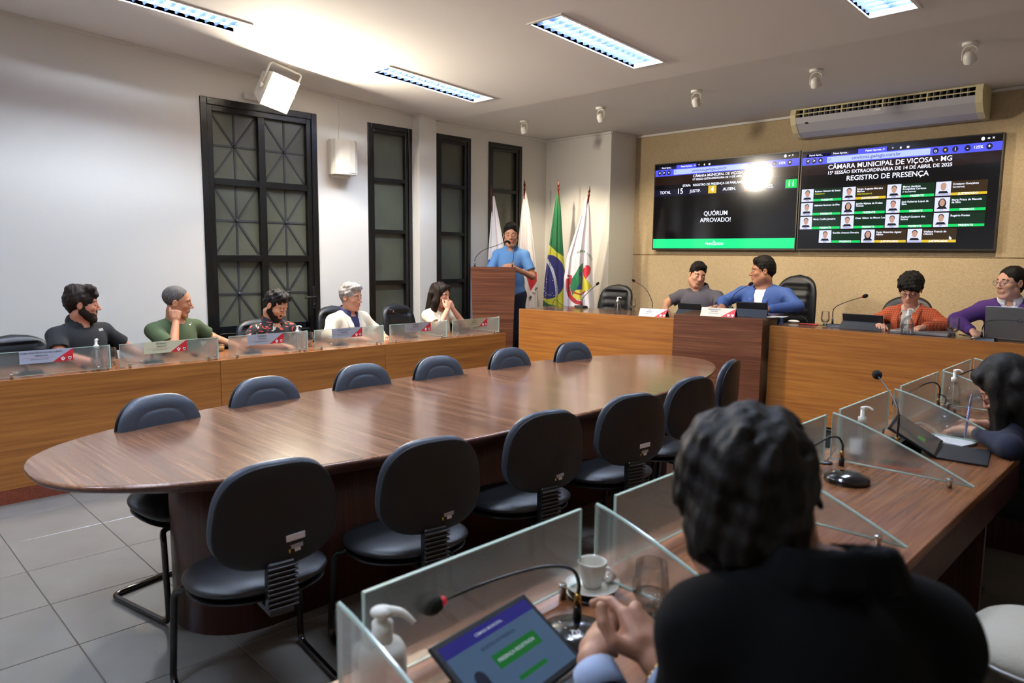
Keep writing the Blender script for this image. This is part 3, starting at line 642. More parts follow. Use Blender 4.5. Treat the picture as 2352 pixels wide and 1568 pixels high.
def screen(label, x0, x1, z0, z1, right):
    w, h = x1-x0, z1-z0; y = YT-.065
    t = thing('wall_screen', label, 'screen', (x0, y, z0), 0)
    MB().box(0, w, .002, .045, 0, h, bev=.003).build('cabinet', M_plastic, t); MB().box(.3, w-.3, .045, .065, .2, h-.2).build('wall_bracket', M_plastic, t)
    bz = MB(); k = .011
    for a in ((0, k, 0, h), (w-k, w, 0, h), (k, w-k, 0, k+.004), (k, w-k, h-k, h)): bz.box(a[0], a[1], -.004, .002, a[2], a[3])
    bz.build('bezel', mat('bezel_grey', '#3a3733', .35, .5) if 'bezel_grey' not in D.materials else D.materials['bezel_grey'], t)
    P = MB(); T = MB(); iw, ih = w-2*k, h-2*k-.004
    U = lambda u: k+u*iw
    V = lambda v: k+.004+(1-v)*ih
    lay = [0.0]
    def rect(u0, u1, v0, v1, m, l=1):
        d = -.0003*l; P.add([(U(u0), d, V(v1)), (U(u1), d, V(v1)), (U(u1), d, V(v0)), (U(u0), d, V(v0))], [(0, 1, 2, 3)], SI[m])
    def ell_(u, v, a, b_, m, l=3, n=14, half=0):
        d = -.0003*l; P.add([(U(u)+a*iw*math.cos(2*PI*i/n), d, V(v)+b_*ih*math.sin(2*PI*i/n)*(1 if not half or math.sin(2*PI*i/n) > 0 else .05)) for i in range(n)], [tuple(range(n))], SI[m])
    def txt(s, u, v, size, al='CENTER', m=0):
        vs, fs = text_geo(s, size, al); T.add([(U(u)+a, -.0018, V(v)+b_) for a, b_ in vs], fs, m)
    MB().box(k, w-k, -.0002, .0015, k+.004, h-k).build('panel', em('black', '#060608', .6), t)
    rect(0, 1, .0, .063, 'black'); rect(0, 1, .063, .14, 'bar')
    rect(.025, .165, .028, .063, 'tab', 2)
    if right: rect(.0, .31, .025, .063, 'tab', 2); rect(.165+.15, .465, .02, .07, 'bar', 3); txt('Painel Aprese...', .40, .043, .026); txt('Painel Aprese...', .22, .043, .024); txt('×', .45, .043, .03); txt('Painel Apres...', .08, .043, .024)
    else: rect(.165, .315, .022, .07, 'bar', 2); txt('Painel Aprese...', .245, .043, .026); txt('Painel Apres...', .09, .043, .024); txt('×', .305, .043, .03)
    o = .16 if right else 0
    txt('+', .335+o, .04, .035); ell_(.375+o, .043, .005, .010, 'white'); rect(.405+o, .417+o, .033, .052, 'white', 3)
    rect(.145, .68, .072, .13, 'addr', 2); txt('cmvicosa.gwlegis.com.br', .41, .10, .045, m=1); txt('O', .16, .10, .03, m=1)
    for u in (.035, .07, .107, .705, .75, .795, .85, .945): ell_(u, .10, .014, .027, 'tab', 2, 18)
    for u, s_ in ((.035, '<'), (.07, '>'), (.705, 'o'), (.795, 'i'), (.85, '-'), (.945, '+')): txt(s_, u, .10, .045)
    ell_(.75, .10, .006, .011, 'yellow', 3, 5); ell_(.107, .10, .005, .01, 'white', 3, 6); txt('125%', .897, .10, .034)
    ell_(.915, .03, .008, .016, 'white', 3, 16); rect(.935, .945, .024, .036, 'white', 2); txt('×', .96, .03, .04)
    def cursor(u, v, s=.03):
        d = -.0024; q = [(0, 0), (0, -1), (.25, -.75), (.42, -1.1), (.56, -1.03), (.4, -.7), (.72, -.7)]
        P.add([(U(u)+a*s, d, V(v)+b_*s) for a, b_ in q], [(0, 1, 2, 5, 6), (2, 3, 4, 5)], SI['white'])
    rect(0, 1, .14, .245, 'brown', 1)
    if not right:
        txt('CÂMARA MUNICIPAL DE VIÇOSA - MG', .50, .165, .042); txt('15ª SESSÃO EXTRAORDINÁRIA DE 14 DE ABRIL DE 2025', .50, .203, .030)
        rect(0, 1, .243, .245, 'tab', 2); txt('ETAPA   REGISTRO DE PRESENÇA DE PARLAMENTARES', .47, .268, .036)
        rect(0, 1, .298, .38, 'navy', 1)
        for s_, u in (('TOTAL', .085), ('JUSTIF.', .315), ('AUSEN.', .56), ('PRES.', .82)): txt(s_, u, .335, .048)
        txt('15', .2, .33, .088); rect(.41, .468, .285, .372, 'yellow', 2); rect(.66, .722, .28, .367, 'red', 2); rect(.925, .995, .275, .365, 'green', 2)
        txt('4', .44, .33, .085); txt('0', .692, .325, .085); txt('11', .96, .32, .085)
        txt('QUÓRUM', .47, .60, .068); txt('APROVADO!', .47, .675, .068)
        rect(0, 1, .885, .995, 'lgreen', 2); txt('FINALIZADO', .47, .945, .040); cursor(.462, .90)
    else:
        txt('CÂMARA MUNICIPAL DE VIÇOSA - MG', .47, .178, .064); txt('15ª SESSÃO EXTRAORDINÁRIA DE 14 DE ABRIL DE 2025', .47, .235, .045); txt('REGISTRO DE PRESENÇA', .47, .30, .066)
        rows = [[('Robson Alencar de Souza', 'PRESIDENTE', 'PSB', 1), ('Sérgio Augusto Moreira|Marota', 'VICE-PRESIDENTE', 'PP', 0), ('Marco Antônio|Evangelista Cardoso', '2º Secretário(a)', 'PRD', 1), ('Cristiano Gonçalves', 'Secretário(a)', 'SOLIDARIEDADE', 0)],
                [('Idelmino Ronivon da Silva', '', 'PCdoB', 1), ('Jamille Mylena de Freitas|Gomes', '', 'PT', 1), ('José Roberto Lopes da|Silva', '', 'PSB', 1), ('Maria Prisca de Macedo|da Silva', '', 'PT', 1)],
                [('Marly Coelho Januário', '', 'PRD', 1), ('Omar Gilson de Moura Luz', '', 'UNIÃO', 1), ('Raphael Gustavo dos|Santos', '', 'PSD', 1), ('Rogério Fontes', '', 'PP', 1)],
                [('Ronildo Antonio Ferreira', '', 'PSD', 1), ('Vanja Honorina Aguiar|Albino', '', 'UNIÃO', 0), ('Wallace Francis de|Oliveira', '', 'SOLIDARIEDADE', 0)]]
        us = [.008, .245, .482, .72]; us4 = [.125, .362, .600]
        hairs = ['suit']*12
        for r, row in enumerate(rows):
            v0 = .385+r*.142; uu = us4 if r == 3 else us
            for c, (nm, role, party, pres) in enumerate(row):
                u = uu[c]; rect(u, u+.232, v0, v0+.128, 'dgreen' if pres else 'dbrown', 1); rect(u, u+.070, v0, v0+.128, 'photo', 2)
                ell_(u+.035, v0+.05, .0125, .032, 'skin', 4); ell_(u+.035, v0+.036, .014, .026, 'suit' if (r, c) != (0, 3) else 'skin', 3)
                P.add([(U(u+.010), -.0011, V(v0+.107)), (U(u+.060), -.0011, V(v0+.107)), (U(u+.052), -.0011, V(v0+.085)), (U(u+.018), -.0011, V(v0+.085))], [(0, 1, 2, 3)], SI['suit'])
                if 'a ' in nm.split('|')[0][:8] or (r, c) in ((1, 1), (3, 1)): ell_(u+.035, v0+.055, .019, .042, 'suit', 2.6)
                txt(party, u+.035, v0+.118, .016 if len(party) > 7 else .022, m=1)
                rect(u+.070, u+.232, v0+.104, v0+.128, 'green' if pres else 'yellow', 2); txt('PRESENTE' if pres else 'JUSTIFICADO', u+.150, v0+.116, .026)
                L_ = nm.split('|')
                for i, s_ in enumerate(L_): txt(s_, u+.078, v0+.028+i*.022, .0245, 'LEFT')
                if role: txt(role, u+.078, v0+.028+len(L_)*.022+.004, .018, 'LEFT', 2 if role.isupper() else 0)
        cursor(.80, .88, .034)
    P.build('screen_picture', [em(n, c, s) for n, c, s in SCR], t, kind='stuff')
    T.build('screen_text', [em('txt', '#e6eaff', 1.5), em('txtb', '#3a40a0', .8), em('txty', '#c9d040', 1.)], t, kind='stuff')
    return t
screen('left wall screen reading QUÓRUM APROVADO! above a green FINALIZADO bar', -5.122, -3.342, 1.610, 2.628, False)
screen('right wall screen with the REGISTRO DE PRESENÇA grid of portraits', -3.330, -1.566, 1.612, 2.620, True)
# ------------------------------------------------------------------ flags
FD = 8.9/1658.255
M_pole = mat('flag_pole_wood', '#5c1f12', .3)
def in_poly(x, y, P):
    c = np.zeros(x.shape, bool); n = len(P)
    for i in range(n):
        x1, y1 = P[i]; x2, y2 = P[(i+1) % n]
        if y1 == y2: continue
        k = ((y1 > y) != (y2 > y)) & (x < (x2-x1)*(y-y1)/(y2-y1)+x1); c ^= k
    return c
def dline(x, y, P):
    d = np.full(x.shape, 1e9)
    for (x1, y1), (x2, y2) in zip(P[:-1], P[1:]):
        L2 = (x2-x1)**2+(y2-y1)**2; t = np.clip(((x-x1)*(x2-x1)+(y-y1)*(y2-y1))/L2, 0, 1); d = np.minimum(d, np.hypot(x-x1-t*(x2-x1), y-y1-t*(y2-y1)))
    return d
def E8(P): return [(1230+a/7.839, 520+b/7.839) for a, b in P]
def col_state(x, y):
    c = np.tile(np.array(sr('#e9e4e6')), x.shape+(1,)); c[in_poly(x, y, [(1210, 628), (1222, 619), (1240, 624), (1240, 640), (1222, 668)])] = sr('#c01c26'); return c
def col_city(x, y):
    c = np.tile(np.array(sr('#e4e2ea')), x.shape+(1,)); c[y > 598-(x-1120)*.62] = sr('#2a3f9a'); return c
def col_brazil(x, y):
    c = np.tile(np.array(sr('#0e6b3c')), x.shape+(1,)); c[y > 563+(x-1263)*.77-(np.abs(x-1281)/6)] = sr('#c9c93a')
    c[in_poly(x, y, [(1240, 690), (1252, 689), (1264, 698), (1292, 703), (1292, 760), (1240, 760)])] = sr('#0e5a34')
    b_ = ((x-1264)/39)**2+((y-635)/51)**2 < 1; c[b_] = sr('#23246e')
    c[b_ & (dline(x, y, [(1252, 586), (1262, 600), (1272, 618), (1279, 640), (1283, 662), (1284, 685)]) < 3.0)] = sr('#cfd6e6')
    for sx, sy in ((259, 640), (259, 647), (274, 643), (254, 668), (258, 672), (261, 675), (265, 677), (270, 677), (273, 672), (277, 678), (257, 678), (253, 681), (255, 661)):
        c[np.hypot(x-1000-sx, y-sy) < 1.0] = sr('#ffffff')
    return c
def col_leg(x, y):
    c = np.tile(np.array(sr('#e9e5ee')), x.shape+(1,))
    def pp(P, col, ol=True):
        q = E8(P)
        if ol: c[dline(x, y, q+[q[0]]) < .45] = sr('#1a1a1a')
        c[in_poly(x, y, q)] = sr(col)
    pp([(890, 860), (945, 940), (1000, 1000), (1055, 1075), (980, 1140), (880, 1190)], '#d8cf3c')
    pp([(885, 650), (820, 720), (790, 780), (745, 860), (700, 930), (675, 1000), (665, 1080), (672, 1140), (710, 1230), (760, 1150), (870, 1130)], '#17794a')
    pp([(760, 1140), (870, 1130), (880, 1320), (800, 1310), (740, 1285), (705, 1250)], '#dfd048')
    pp([(825, 830), (880, 815), (885, 1120), (780, 1130), (800, 1070), (850, 1010), (870, 900), (840, 890)], '#27307c', False)
    pp([(925, 700), (975, 690), (1015, 715), (1030, 760), (1010, 840), (975, 890), (945, 940), (905, 870), (890, 770), (905, 738), (940, 730)], '#d8283a')
    pp([(700, 1150), (722, 1150), (745, 1178), (865, 1212), (935, 1152), (945, 1165), (870, 1228), (722, 1195)], '#c02030')
    pp([(610, 870), (690, 880), (690, 950), (665, 1045), (640, 1040), (640, 960), (655, 910), (615, 900)], '#c02030')
    rib = E8([(620, 965), (618, 1060), (630, 1150), (660, 1240), (710, 1310), (775, 1355), (860, 1375)])
    d = dline(x, y, rib); c[d < 4.6] = sr('#1a1a1a'); c[d < 4.1] = sr('#b81f30')
    return c
def make_flag(name, label, tip, topc, cen, hw, base, colf, letters, nt, ns, D_=8.9):
    """cen/hw: (row, centre, half width) in the cloth's own drawing units; one unit is 5.4 mm"""
    X0, Y0 = tip; FD = D_/1658.255
    P = Vector((0, 0, CAMZ))+(_f+_r2*((X0-1176)/1658.255)-_u2*((Y0-784)/1658.255))*D_
    a = math.atan2(-P.x, P.y); rz = a
    t = thing(name, label, 'flag', (P.x, P.y, ZP), rz)
    zt = P.z-ZP
    lx = lambda X: (X-X0)*FD
    lz = lambda Y: zt-(Y-Y0)*FD
    (px0, py0), (px1, py1) = (X0, Y0+20), base
    ylast = 745
    s = np.linspace(0, 1, ns); Ys = topc[1]+(ylast-topc[1])*s
    cx = np.interp(Ys, [c[0] for c in cen], [c[1] for c in cen]); w = np.interp(Ys, [c[0] for c in hw], [c[1] for c in hw])
    th = np.linspace(0, 2*PI, nt, endpoint=False)
    def depth(thv, wv, Yv): return -np.sin(thv)*wv*.42*(1+.25*np.sin(7*thv+Yv*.004)+.12*np.sin(13*thv+1+Yv*.01))
    TH, WW = np.meshgrid(th, w); YY = np.meshgrid(th, Ys)[1]; CC = np.meshgrid(th, cx)[1]
    PX = CC+WW*np.cos(TH)*(1+.03*np.sin(9*TH)); PD = depth(TH, WW, YY)
    vs = np.stack([(PX-X0)*FD, PD*FD, zt-(YY-Y0)*FD], -1).reshape(-1, 3)
    me = D.meshes.new(name); i = np.arange(ns-1)[:, None]*nt; k = np.arange(nt)[None, :]
    f = np.stack([i+k, i+nt+k, i+nt+(k+1) % nt, i+(k+1) % nt], -1).reshape(-1, 4)
    npmesh(me, vs, f)
    at = me.color_attributes.new('print', 'FLOAT_COLOR', 'POINT'); at.data.foreach_set('color', colf(PX.ravel(), YY.ravel()).astype(np.float32).ravel())
    key = 'flag_cloth'
    if key not in D.materials:
        m = mat(key, '#ffffff', .7, sheen=.3); nt_ = m.node_tree; an = nt_.nodes.new('ShaderNodeAttribute'); an.attribute_name = 'print'; nt_.links.new(an.outputs['Color'], nt_.nodes['Principled BSDF'].inputs['Base Color'])
    me.materials.append(D.materials[key]); o = D.objects.new('cloth', me); link(o, t)
    # pole with its turned finial
    A = Vector((lx(X0), 0, zt)); B = Vector((lx(base[0]), 0, .05)); d = (A-B).normalized(); R = d.to_track_quat('Z', 'Y').to_matrix().to_4x4(); R.translation = A
    MB().lathe([(.0015, 0), (.006, -.03), (.013, -.062), (.017, -.072), (.011, -.078), (.009, -.10), (.015, -.118), (.016, -.125), (.010, -.13), (.0105, -.14)], 14, M=R).build('finial', M_pole, t)
    MB().tube([A-d*.135, B], .011, 8).build('pole', M_pole, t)
    MB().lathe([(.11, 0), (.11, .02), (.05, .035), (.03, .08)], 16, c=(B.x, 0, 0)).build('foot', M_pole, t)
    if letters:
        b = MB()
        for ch, X, Y, size, ang in letters:
            g, fs = text_geo(ch, size); ca, sa = math.cos(ang), math.sin(ang); out = []
            for u_, v_ in g:
                xx = X+(u_*ca-v_*sa)/FD; yy2 = Y-(u_*sa+v_*ca)/FD
                c_ = np.interp(yy2, [c[0] for c in cen], [c[1] for c in cen]); w_ = np.interp(yy2, [c[0] for c in hw], [c[1] for c in hw])
                q = max(-1, min(1, (xx-c_)/w_)); tv = math.acos(q); dd = float(depth(np.array(tv), np.array(w_), np.array(yy2)))
                out.append((lx(xx), dd*FD-.006, lz(yy2)))
            b.add(out, fs)
        mt = {'w': M_inkw, 'g': mat('green_letters', '#1d6b40', .6), 'k': M_ink}[letters[0][4] if False else ('g' if name == 'flag' and 'green' in label else 'k')]
        b.build('lettering', mt, o)
    return t
def npmesh(me, vs, f):
    vs = np.ascontiguousarray(vs, dtype=np.float32); f = np.ascontiguousarray(f, dtype=np.int32)
    me.vertices.add(len(vs)); me.vertices.foreach_set('co', vs.ravel()); me.loops.add(f.size); me.loops.foreach_set('vertex_index', f.ravel())
    me.polygons.add(len(f)); me.polygons.foreach_set('loop_start', np.arange(0, f.size, 4, dtype=np.int32))
    me.update(calc_edges=True); me.polygons.foreach_set('use_smooth', np.ones(len(f), bool))
def arc_letters(s, P, size, flip=0):
    out = []; P = [np.array(p, float) for p in P]; L = [0]
    for a, b_ in zip(P[:-1], P[1:]): L.append(L[-1]+np.linalg.norm(b_-a))
    for i, ch in enumerate(s):
        q = (i+.5)/len(s)*L[-1]; k = min(max(np.searchsorted(L, q)-1, 0), len(P)-2); t = (q-L[k])/(L[k+1]-L[k]); p = P[k]+(P[k+1]-P[k])*t; d = P[k+1]-P[k]
        if ch != ' ': out.append((ch, p[0], p[1], size, math.atan2(-d[1], d[0])+flip))
    return out
make_flag('flag', 'white and blue flag standing half behind the speaker at the lectern, leftmost flag', (1128, 424), (1134, 450), [(450, 1134), (560, 1141), (600, 1143), (745, 1146)], [(450, 2), (500, 9), (560, 17), (620, 23), (745, 27)], (1150, 960), col_city, None, 70, 90, 8.5)
make_flag('flag', 'white flag with a red triangle, just right of the man at the lectern', (1205, 412), (1206.5, 439), [(439, 1206.5), (560, 1210), (620, 1212), (745, 1212)], [(439, 2), (480, 9), (560, 18), (620, 23), (745, 27)], (1208, 960), col_state,
          [('A', 1229, 612, .05, 0), ('M', 1222, 682, .05, 1.0), ('E', 1230, 672, .05, 1.1), ('N', 1235, 662, .045, 1.2)], 120, 120)
fb = make_flag('flag', 'green and yellow flag with a blue globe, third from the left', (1283, 412), (1282.5, 438), [(438, 1282.5), (560, 1280), (640, 1279), (745, 1279)], [(438, 2.5), (480, 8), (560, 15.5), (640, 24), (745, 29)], (1281, 960), col_brazil,
          arc_letters('DEM E PROGRESSO', [(1260, 596), (1272, 618), (1279, 640), (1283, 662), (1284, 682)], .020), 260, 420, 8.7)
make_flag('flag', 'white flag with a green, yellow and red emblem, rightmost flag', (1355, 425), (1350, 452), [(452, 1350), (500, 1346), (590, 1335), (640, 1333), (700, 1336), (745, 1338)], [(452, 2.5), (500, 12), (590, 29), (640, 33), (745, 38)], (1316, 960), col_leg,
          arc_letters('PODER LEGIS', E8([(770, 470), (865, 430), (950, 460), (1030, 545), (1050, 600)]), .034), 320, 420, 8.45)
# ------------------------------------------------------------------ executive chairs
def exec_back(w, h, ribs, T=.10, n=44):
    vs = []; fs = []; rows = 40
    for i in range(rows+1):
        s_ = i/rows; z = h*s_
        ww = w/2*(max(0, 1-((s_-.70)/.30)**2.6)**.5 if s_ > .70 else 1)*(.92+.08*math.sin(PI*min(s_/.8, 1)))
        ww = max(ww, .004)
        th = T/2*(max(0, 1-((s_-.85)/.15)**3)**.5 if s_ > .85 else 1); th = max(th, .004)
        for k in range(n):
            t = 2*PI*k/n; c, q = math.cos(t), math.sin(t)
            x = math.copysign(abs(c)**.8, c)*ww; y = math.copysign(abs(q)**.8, q)*th
            if y > 0 and abs(x) < w*.33 and .05 < s_ < .86 and ribs: y += -.022+.010*abs(math.sin(s_*PI*ribs))
            vs.append((x, y+.05*(2*x/w)**2*(1-.3*s_)-.05*s_+.02*math.sin(s_*3), z))
    for i in range(rows):
        for k in range(n): fs.append((i*n+k, i*n+(k+1) % n, (i+1)*n+(k+1) % n, (i+1)*n+k))
    fs.append(tuple(range(n-1, -1, -1))); fs.append(tuple(rows*n+k for k in range(n)))
    return vs, fs
def exec_chair(label, x, y, deg, ztop, w, z0=0, zbot=None, ribs=7, group=None):
    t = thing('office_chair', label, 'chair', (x, y, z0), math.radians(deg), group)
    zt = ztop-z0; zb = (zbot-z0) if zbot else .52
    vs, fs = exec_back(w, zt-zb, ribs); MB().add(xf(vs, Matrix.Translation((0, -.25, zb))), fs, 0, True).build('backrest', M_leather, t)
    vs, fs = pad(.50, .50, .10, taper=-.05, bow=0.0); MB().add(xf(vs, Matrix.Translation((0, .0, .46)) @ Matrix.Rotation(PI/2, 4, 'X')), fs, 0, True).build('seat', M_leather, t)
    b = MB().tube([(0, -.24, zb+.10), (0, -.28, zb-.02), (0, -.20, .39), (0, 0, .39)], .02, 8); b.build('back_support', M_plastic, t)
    MB().lathe([(.03, .12), (.03, .30), (.022, .30), (.022, .42)], 12).build('gas_column', M_plastic, t)
    for s_ in (-1, 1):
        MB().tube(fillet([(s_*.20, .0, .41), (s_*.29, .0, .42), (s_*.29, -.02, .63), (s_*.28, .14, .65), (s_*.28, -.16, .65)], .03), .014, 8).build('armrest', M_plastic, t)
    for k in range(5):
        a = 2*PI*k/5; l = MB().tube([(0, 0, .12), (.27*math.cos(a), .27*math.sin(a), .07)], [.025, .015], 8); l.sphere((.27*math.cos(a), .27*math.sin(a), .028), .028, 8); l.build('caster_leg', M_plastic, t)
    return t
G1 = 'office chairs behind the left desk'
exec_chair('empty slate office chair at the far left of the left desk', -5.72, 1.08, -80, .945, .47, ribs=3, group=G1)
exec_chair('office chair behind the bearded man in the black polo shirt', -5.86, 1.60, -70, .965, .42, ribs=5, group=G1)
exec_chair('office chair behind the man in the green T-shirt', -5.90, 2.20, -84, .90, .42, ribs=5, group=G1)
exec_chair('office chair behind the young man in the patterned shirt', -5.84, 2.88, -84, .95, .44, ribs=5, group=G1)
exec_chair('office chair behind the grey-haired man in the cream jacket', -5.88, 3.68, -84, 1.03, .45, ribs=5, group=G1)
exec_chair('empty ribbed office chair to the left of the woman in cream', -5.78, 4.34, -84, 1.03, .44, ribs=5, group=G1)
G2 = 'office chairs behind the front desks'
exec_chair('empty ribbed black office chair at the left end of the front desk', -5.12, 6.52, 182, 1.205, .48, ZP, ribs=6, group=G2)
exec_chair('black office chair behind the man in the grey polo shirt', -3.92, 6.68, 180, 1.06, .44, ZP, ribs=6, group=G2)
exec_chair('high-backed black president chair behind the man in the blue jacket', -3.08, 6.66, 176, 1.37, .44, ZP, ribs=9, group=G2)
exec_chair('grey-black office chair behind the woman in the orange jacket', -2.06, 6.62, 178, 1.215, .44, ZP, ribs=0, group=G2)
exec_chair('black office chair behind the woman in the purple cardigan', -1.22, 6.72, 178, 1.12, .44, ZP, ribs=5, group=G2)
G3 = 'office chairs behind the right-hand desk'
exec_chair('black office chair of the foreground man in the dark suit', -.12, .66, 52, .86, .44, ribs=4, group=G3)
exec_chair('black office chair under the woman with long dark hair', -.24, 3.52, 90, .90, .44, ribs=4, group=G3)
exec_chair('black office chair between the foreground man and the writing woman', -.14, 2.35, 92, .74, .44, zbot=.50, ribs=0, group=G3)
# ------------------------------------------------------------------ glass dividers
def plate_txt(b, s, x, z, size, mi, y=0, al='CENTER'):
    vs, fs = text_geo(s, size, al); b.add([(x+a, y, z+c) for a, c in vs], fs, mi)
def nameplate(parent, x, z, w, h, lines, tone, y=-.0125):
    """printed plate hung on the front glass; x to the right as the room sees it"""
    MB().box(x, x+w, y-.0012, y, z, z+h).build('nameplate', tone, parent)
    np_ = parent.children[-1] if False else D.objects[-1] if False else None
    o = [c for c in parent.children if c.name.startswith('nameplate')][-1]
    b = MB(); yy = y-.0020
    b.add([(x+w*.60, yy, z+.001), (x+w*.998, yy, z+.001), (x+w*.998, yy, z+h*.99)], [(0, 1, 2)], 0)
    b.build('red_corner', M_red, o); b = MB(); yt = yy-.0006
    plate_txt(b, lines[0], x+w*.40, z+h*.80, h*(.17 if len(lines[0]) > 14 else .2), 0, yt); plate_txt(b, lines[1], x+w*.40, z+h*.56, h*.16, 0, yt)
    b.box(x+w*.06, x+w*.62, yt, yt+.0004, z+h*.405, z+h*.415, 1); plate_txt(b, 'CÂMARA MUNICIPAL DE VIÇOSA', x+w*.36, z+h*.29, h*.082, 0, yt)
    ex, ez, s = x+w*.80, z+h*.22, h*.17
    b.add([(ex+a*s, yt, ez+c*s) for a, c in ((-1, .7), (-.6, .3), (-.25, .75), (0, 1), (.25, .75), (.6, .3), (1, .7), (.6, -.5), (0, -1), (-.6, -.5))], [tuple(range(9, -1, -1))], 2)
    b.add([(ex+a*s*.5, yt-.0003, ez+c*s*.5) for a, c in ((-.5, .2), (0, .9), (.5, .2), (0, -.8))], [(3, 2, 1, 0)], 1)
    ex = x+w*.93; b.add([(ex+a*s*.75, yt, ez+c*s*.75) for a, c in ((-.9, .9), (.9, .9), (.9, -.2), (0, -1.1), (-.9, -.2))], [(4, 3, 2, 1, 0)], 2)
    b.add([(ex+a*s*.45, yt-.0003, ez+c*s*.45) for a, c in ((-.9, .9), (.9, .9), (.9, -.2), (0, -1.1), (-.9, -.2))], [(4, 3, 2, 1, 0)], 3)
    b.build('print', [M_ink, M_red, M_inkw, M_greenp], o, kind='stuff')
M_greenp = mat('green_print', '#1c6b4a', .5)
def divider(label, loc, rz, L, group, left=True, right=True, dep=.48, h0=.015, h1=.165, plate=None, group_=None, low=.0, so=.012):
    """front pane along +x, side panes running back (+y) and sloping down to the desk"""
    t = thing('glass_divider', label, 'glass divider', loc, rz, group); k = .004
    MB().box(0, L, -k, k, h0, h1-.002).build('front_pane', M_part, t)
    e = MB().box(0, L, -k, k, h1-.002, h1+.0005).box(-.0005, .0015, -k, k, h0, h1).box(L-.0015, L+.0005, -k, k, h0, h1).box(0, L, -k, k, h0-.001, h0+.001)
    e.build('glass_edge', M_edge, t)
    def side(x):
        n = 12; pts = [(k+.002, h0)]; top = []
        for i in range(n+1):
            s = i/n; y = k+.002+(dep)*s; z = h0+(h1-h0)*(1-s**1.25) if s > .0 else h1
            top.append((y, z))
        pts = [(k+.002, h0)]+[(dep+k, h0)]+top[::-1][1:]
        vs = [(x-k, p[0], p[1]) for p in pts]+[(x+k, p[0], p[1]) for p in pts]; m = len(pts)
        MB().add(vs, [tuple(range(m)), tuple(range(2*m-1, m-1, -1))]+[(i, m+i, m+(i+1) % m, (i+1) % m)[::-1] for i in range(m)]).build('side_pane', M_part, t)
        e = MB(); e.tube([(x, p[0], p[1]) for p in top], .0042, 6, smooth=False); e.tube([(x, k, h0), (x, dep+k, h0)], .0035, 6); e.box(x-k, x+k, k+.001, k+.003, h0, h1)
        e.build('glass_edge', M_edge, t)
        for y in (.05, dep*.86): stud(x, y)
    def stud(x, y):
        MB().lathe([(.009, 0), (.009, .022), (.011, .024), (.011, .032), (.008, .035)], 12, c=(x, y, 0)).build('stud', M_chrome, t)
    for x in (.06, L-.06): stud(x, 0.0)
    if left: side(-so)
    if right: side(L+so)
    return t
# left desk: local +x of the divider runs along +y of the room, +y (back) runs towards the wall
LG = [(.80, 1.415), (1.46, 2.125), (2.19, 2.835), (2.883, 3.555), (3.607, 4.263), (4.315, 4.930)]
PL = [(.914, 1.201, 'VANJA HONORINA AGUIAR ALBINO', 'VEREADORA', '#aeb2c4'), (1.619, 1.90, 'BETINHO', 'VEREADOR', '#cfc9a8'), (2.338, 2.625, 'DJ BENNY', 'VEREADOR', '#a9a9b2'),
      (3.044, 3.331, 'RAPHAEL GUSTAVO', 'VEREADOR', '#a6a6b0'), (3.77, 4.056, 'DR. JOSÉ', 'VEREADOR', '#9c9494'), (4.473, 4.753, 'PRISCA', 'VEREADORA', '#a89878')]
LL = ['glass divider at the far left with the longest name on its plate', 'glass divider with a cream name plate, before the man in green', 'glass divider before the young man in the patterned shirt',
      'glass divider before the grey-haired man in the cream jacket', 'glass divider before the woman in cream', 'glass divider at the lectern end of the left desk with a brownish plate']
for k, ((y0, y1), p, l) in enumerate(zip(LG, PL, LL)):
    t = divider(l, (LX-.025, y0+.012, ZD), PI/2, y1-y0-.024, 'glass dividers on the left desk', left=(k == 0), right=True, dep=.42)
    nameplate(t, p[0]-y0-.012, .088, p[1]-p[0], .080, p[2:4], mat('plate_%d' % k, p[4], .5))
# right desk dividers: local +x runs along the desk away from the camera
RG = [(.642, 1.262), (1.372, 1.99), (2.10, 2.715), (2.83, 3.44), (3.575, 4.21), (4.29, 4.90)]
RL = ['nearest glass divider, big in the foreground around the tablet and coffee cup', 'second glass divider of the right desk, half hidden by the dark-haired head', 'third glass divider of the right desk, its sloping side pane right of the foreground head',
      'glass divider around the bent tablet of the writing woman', 'glass divider behind the gooseneck microphone, beyond the writing woman', 'farthest glass divider of the right desk']
for k, ((y0, y1), l) in enumerate(zip(RG, RL)):
    # mirrored: side panes must run towards +x of the room
    yl0, yl1 = y0-RDY, y1-RDY
    p = R2(.085, yl1-.012, ZD+.0)
    t = divider(l, p, RA-PI/2, yl1-yl0-.024, 'glass dividers on the right-hand desk', left=True, right=(k == 0), dep=.475, h0=.02, h1=.197, so=.052)
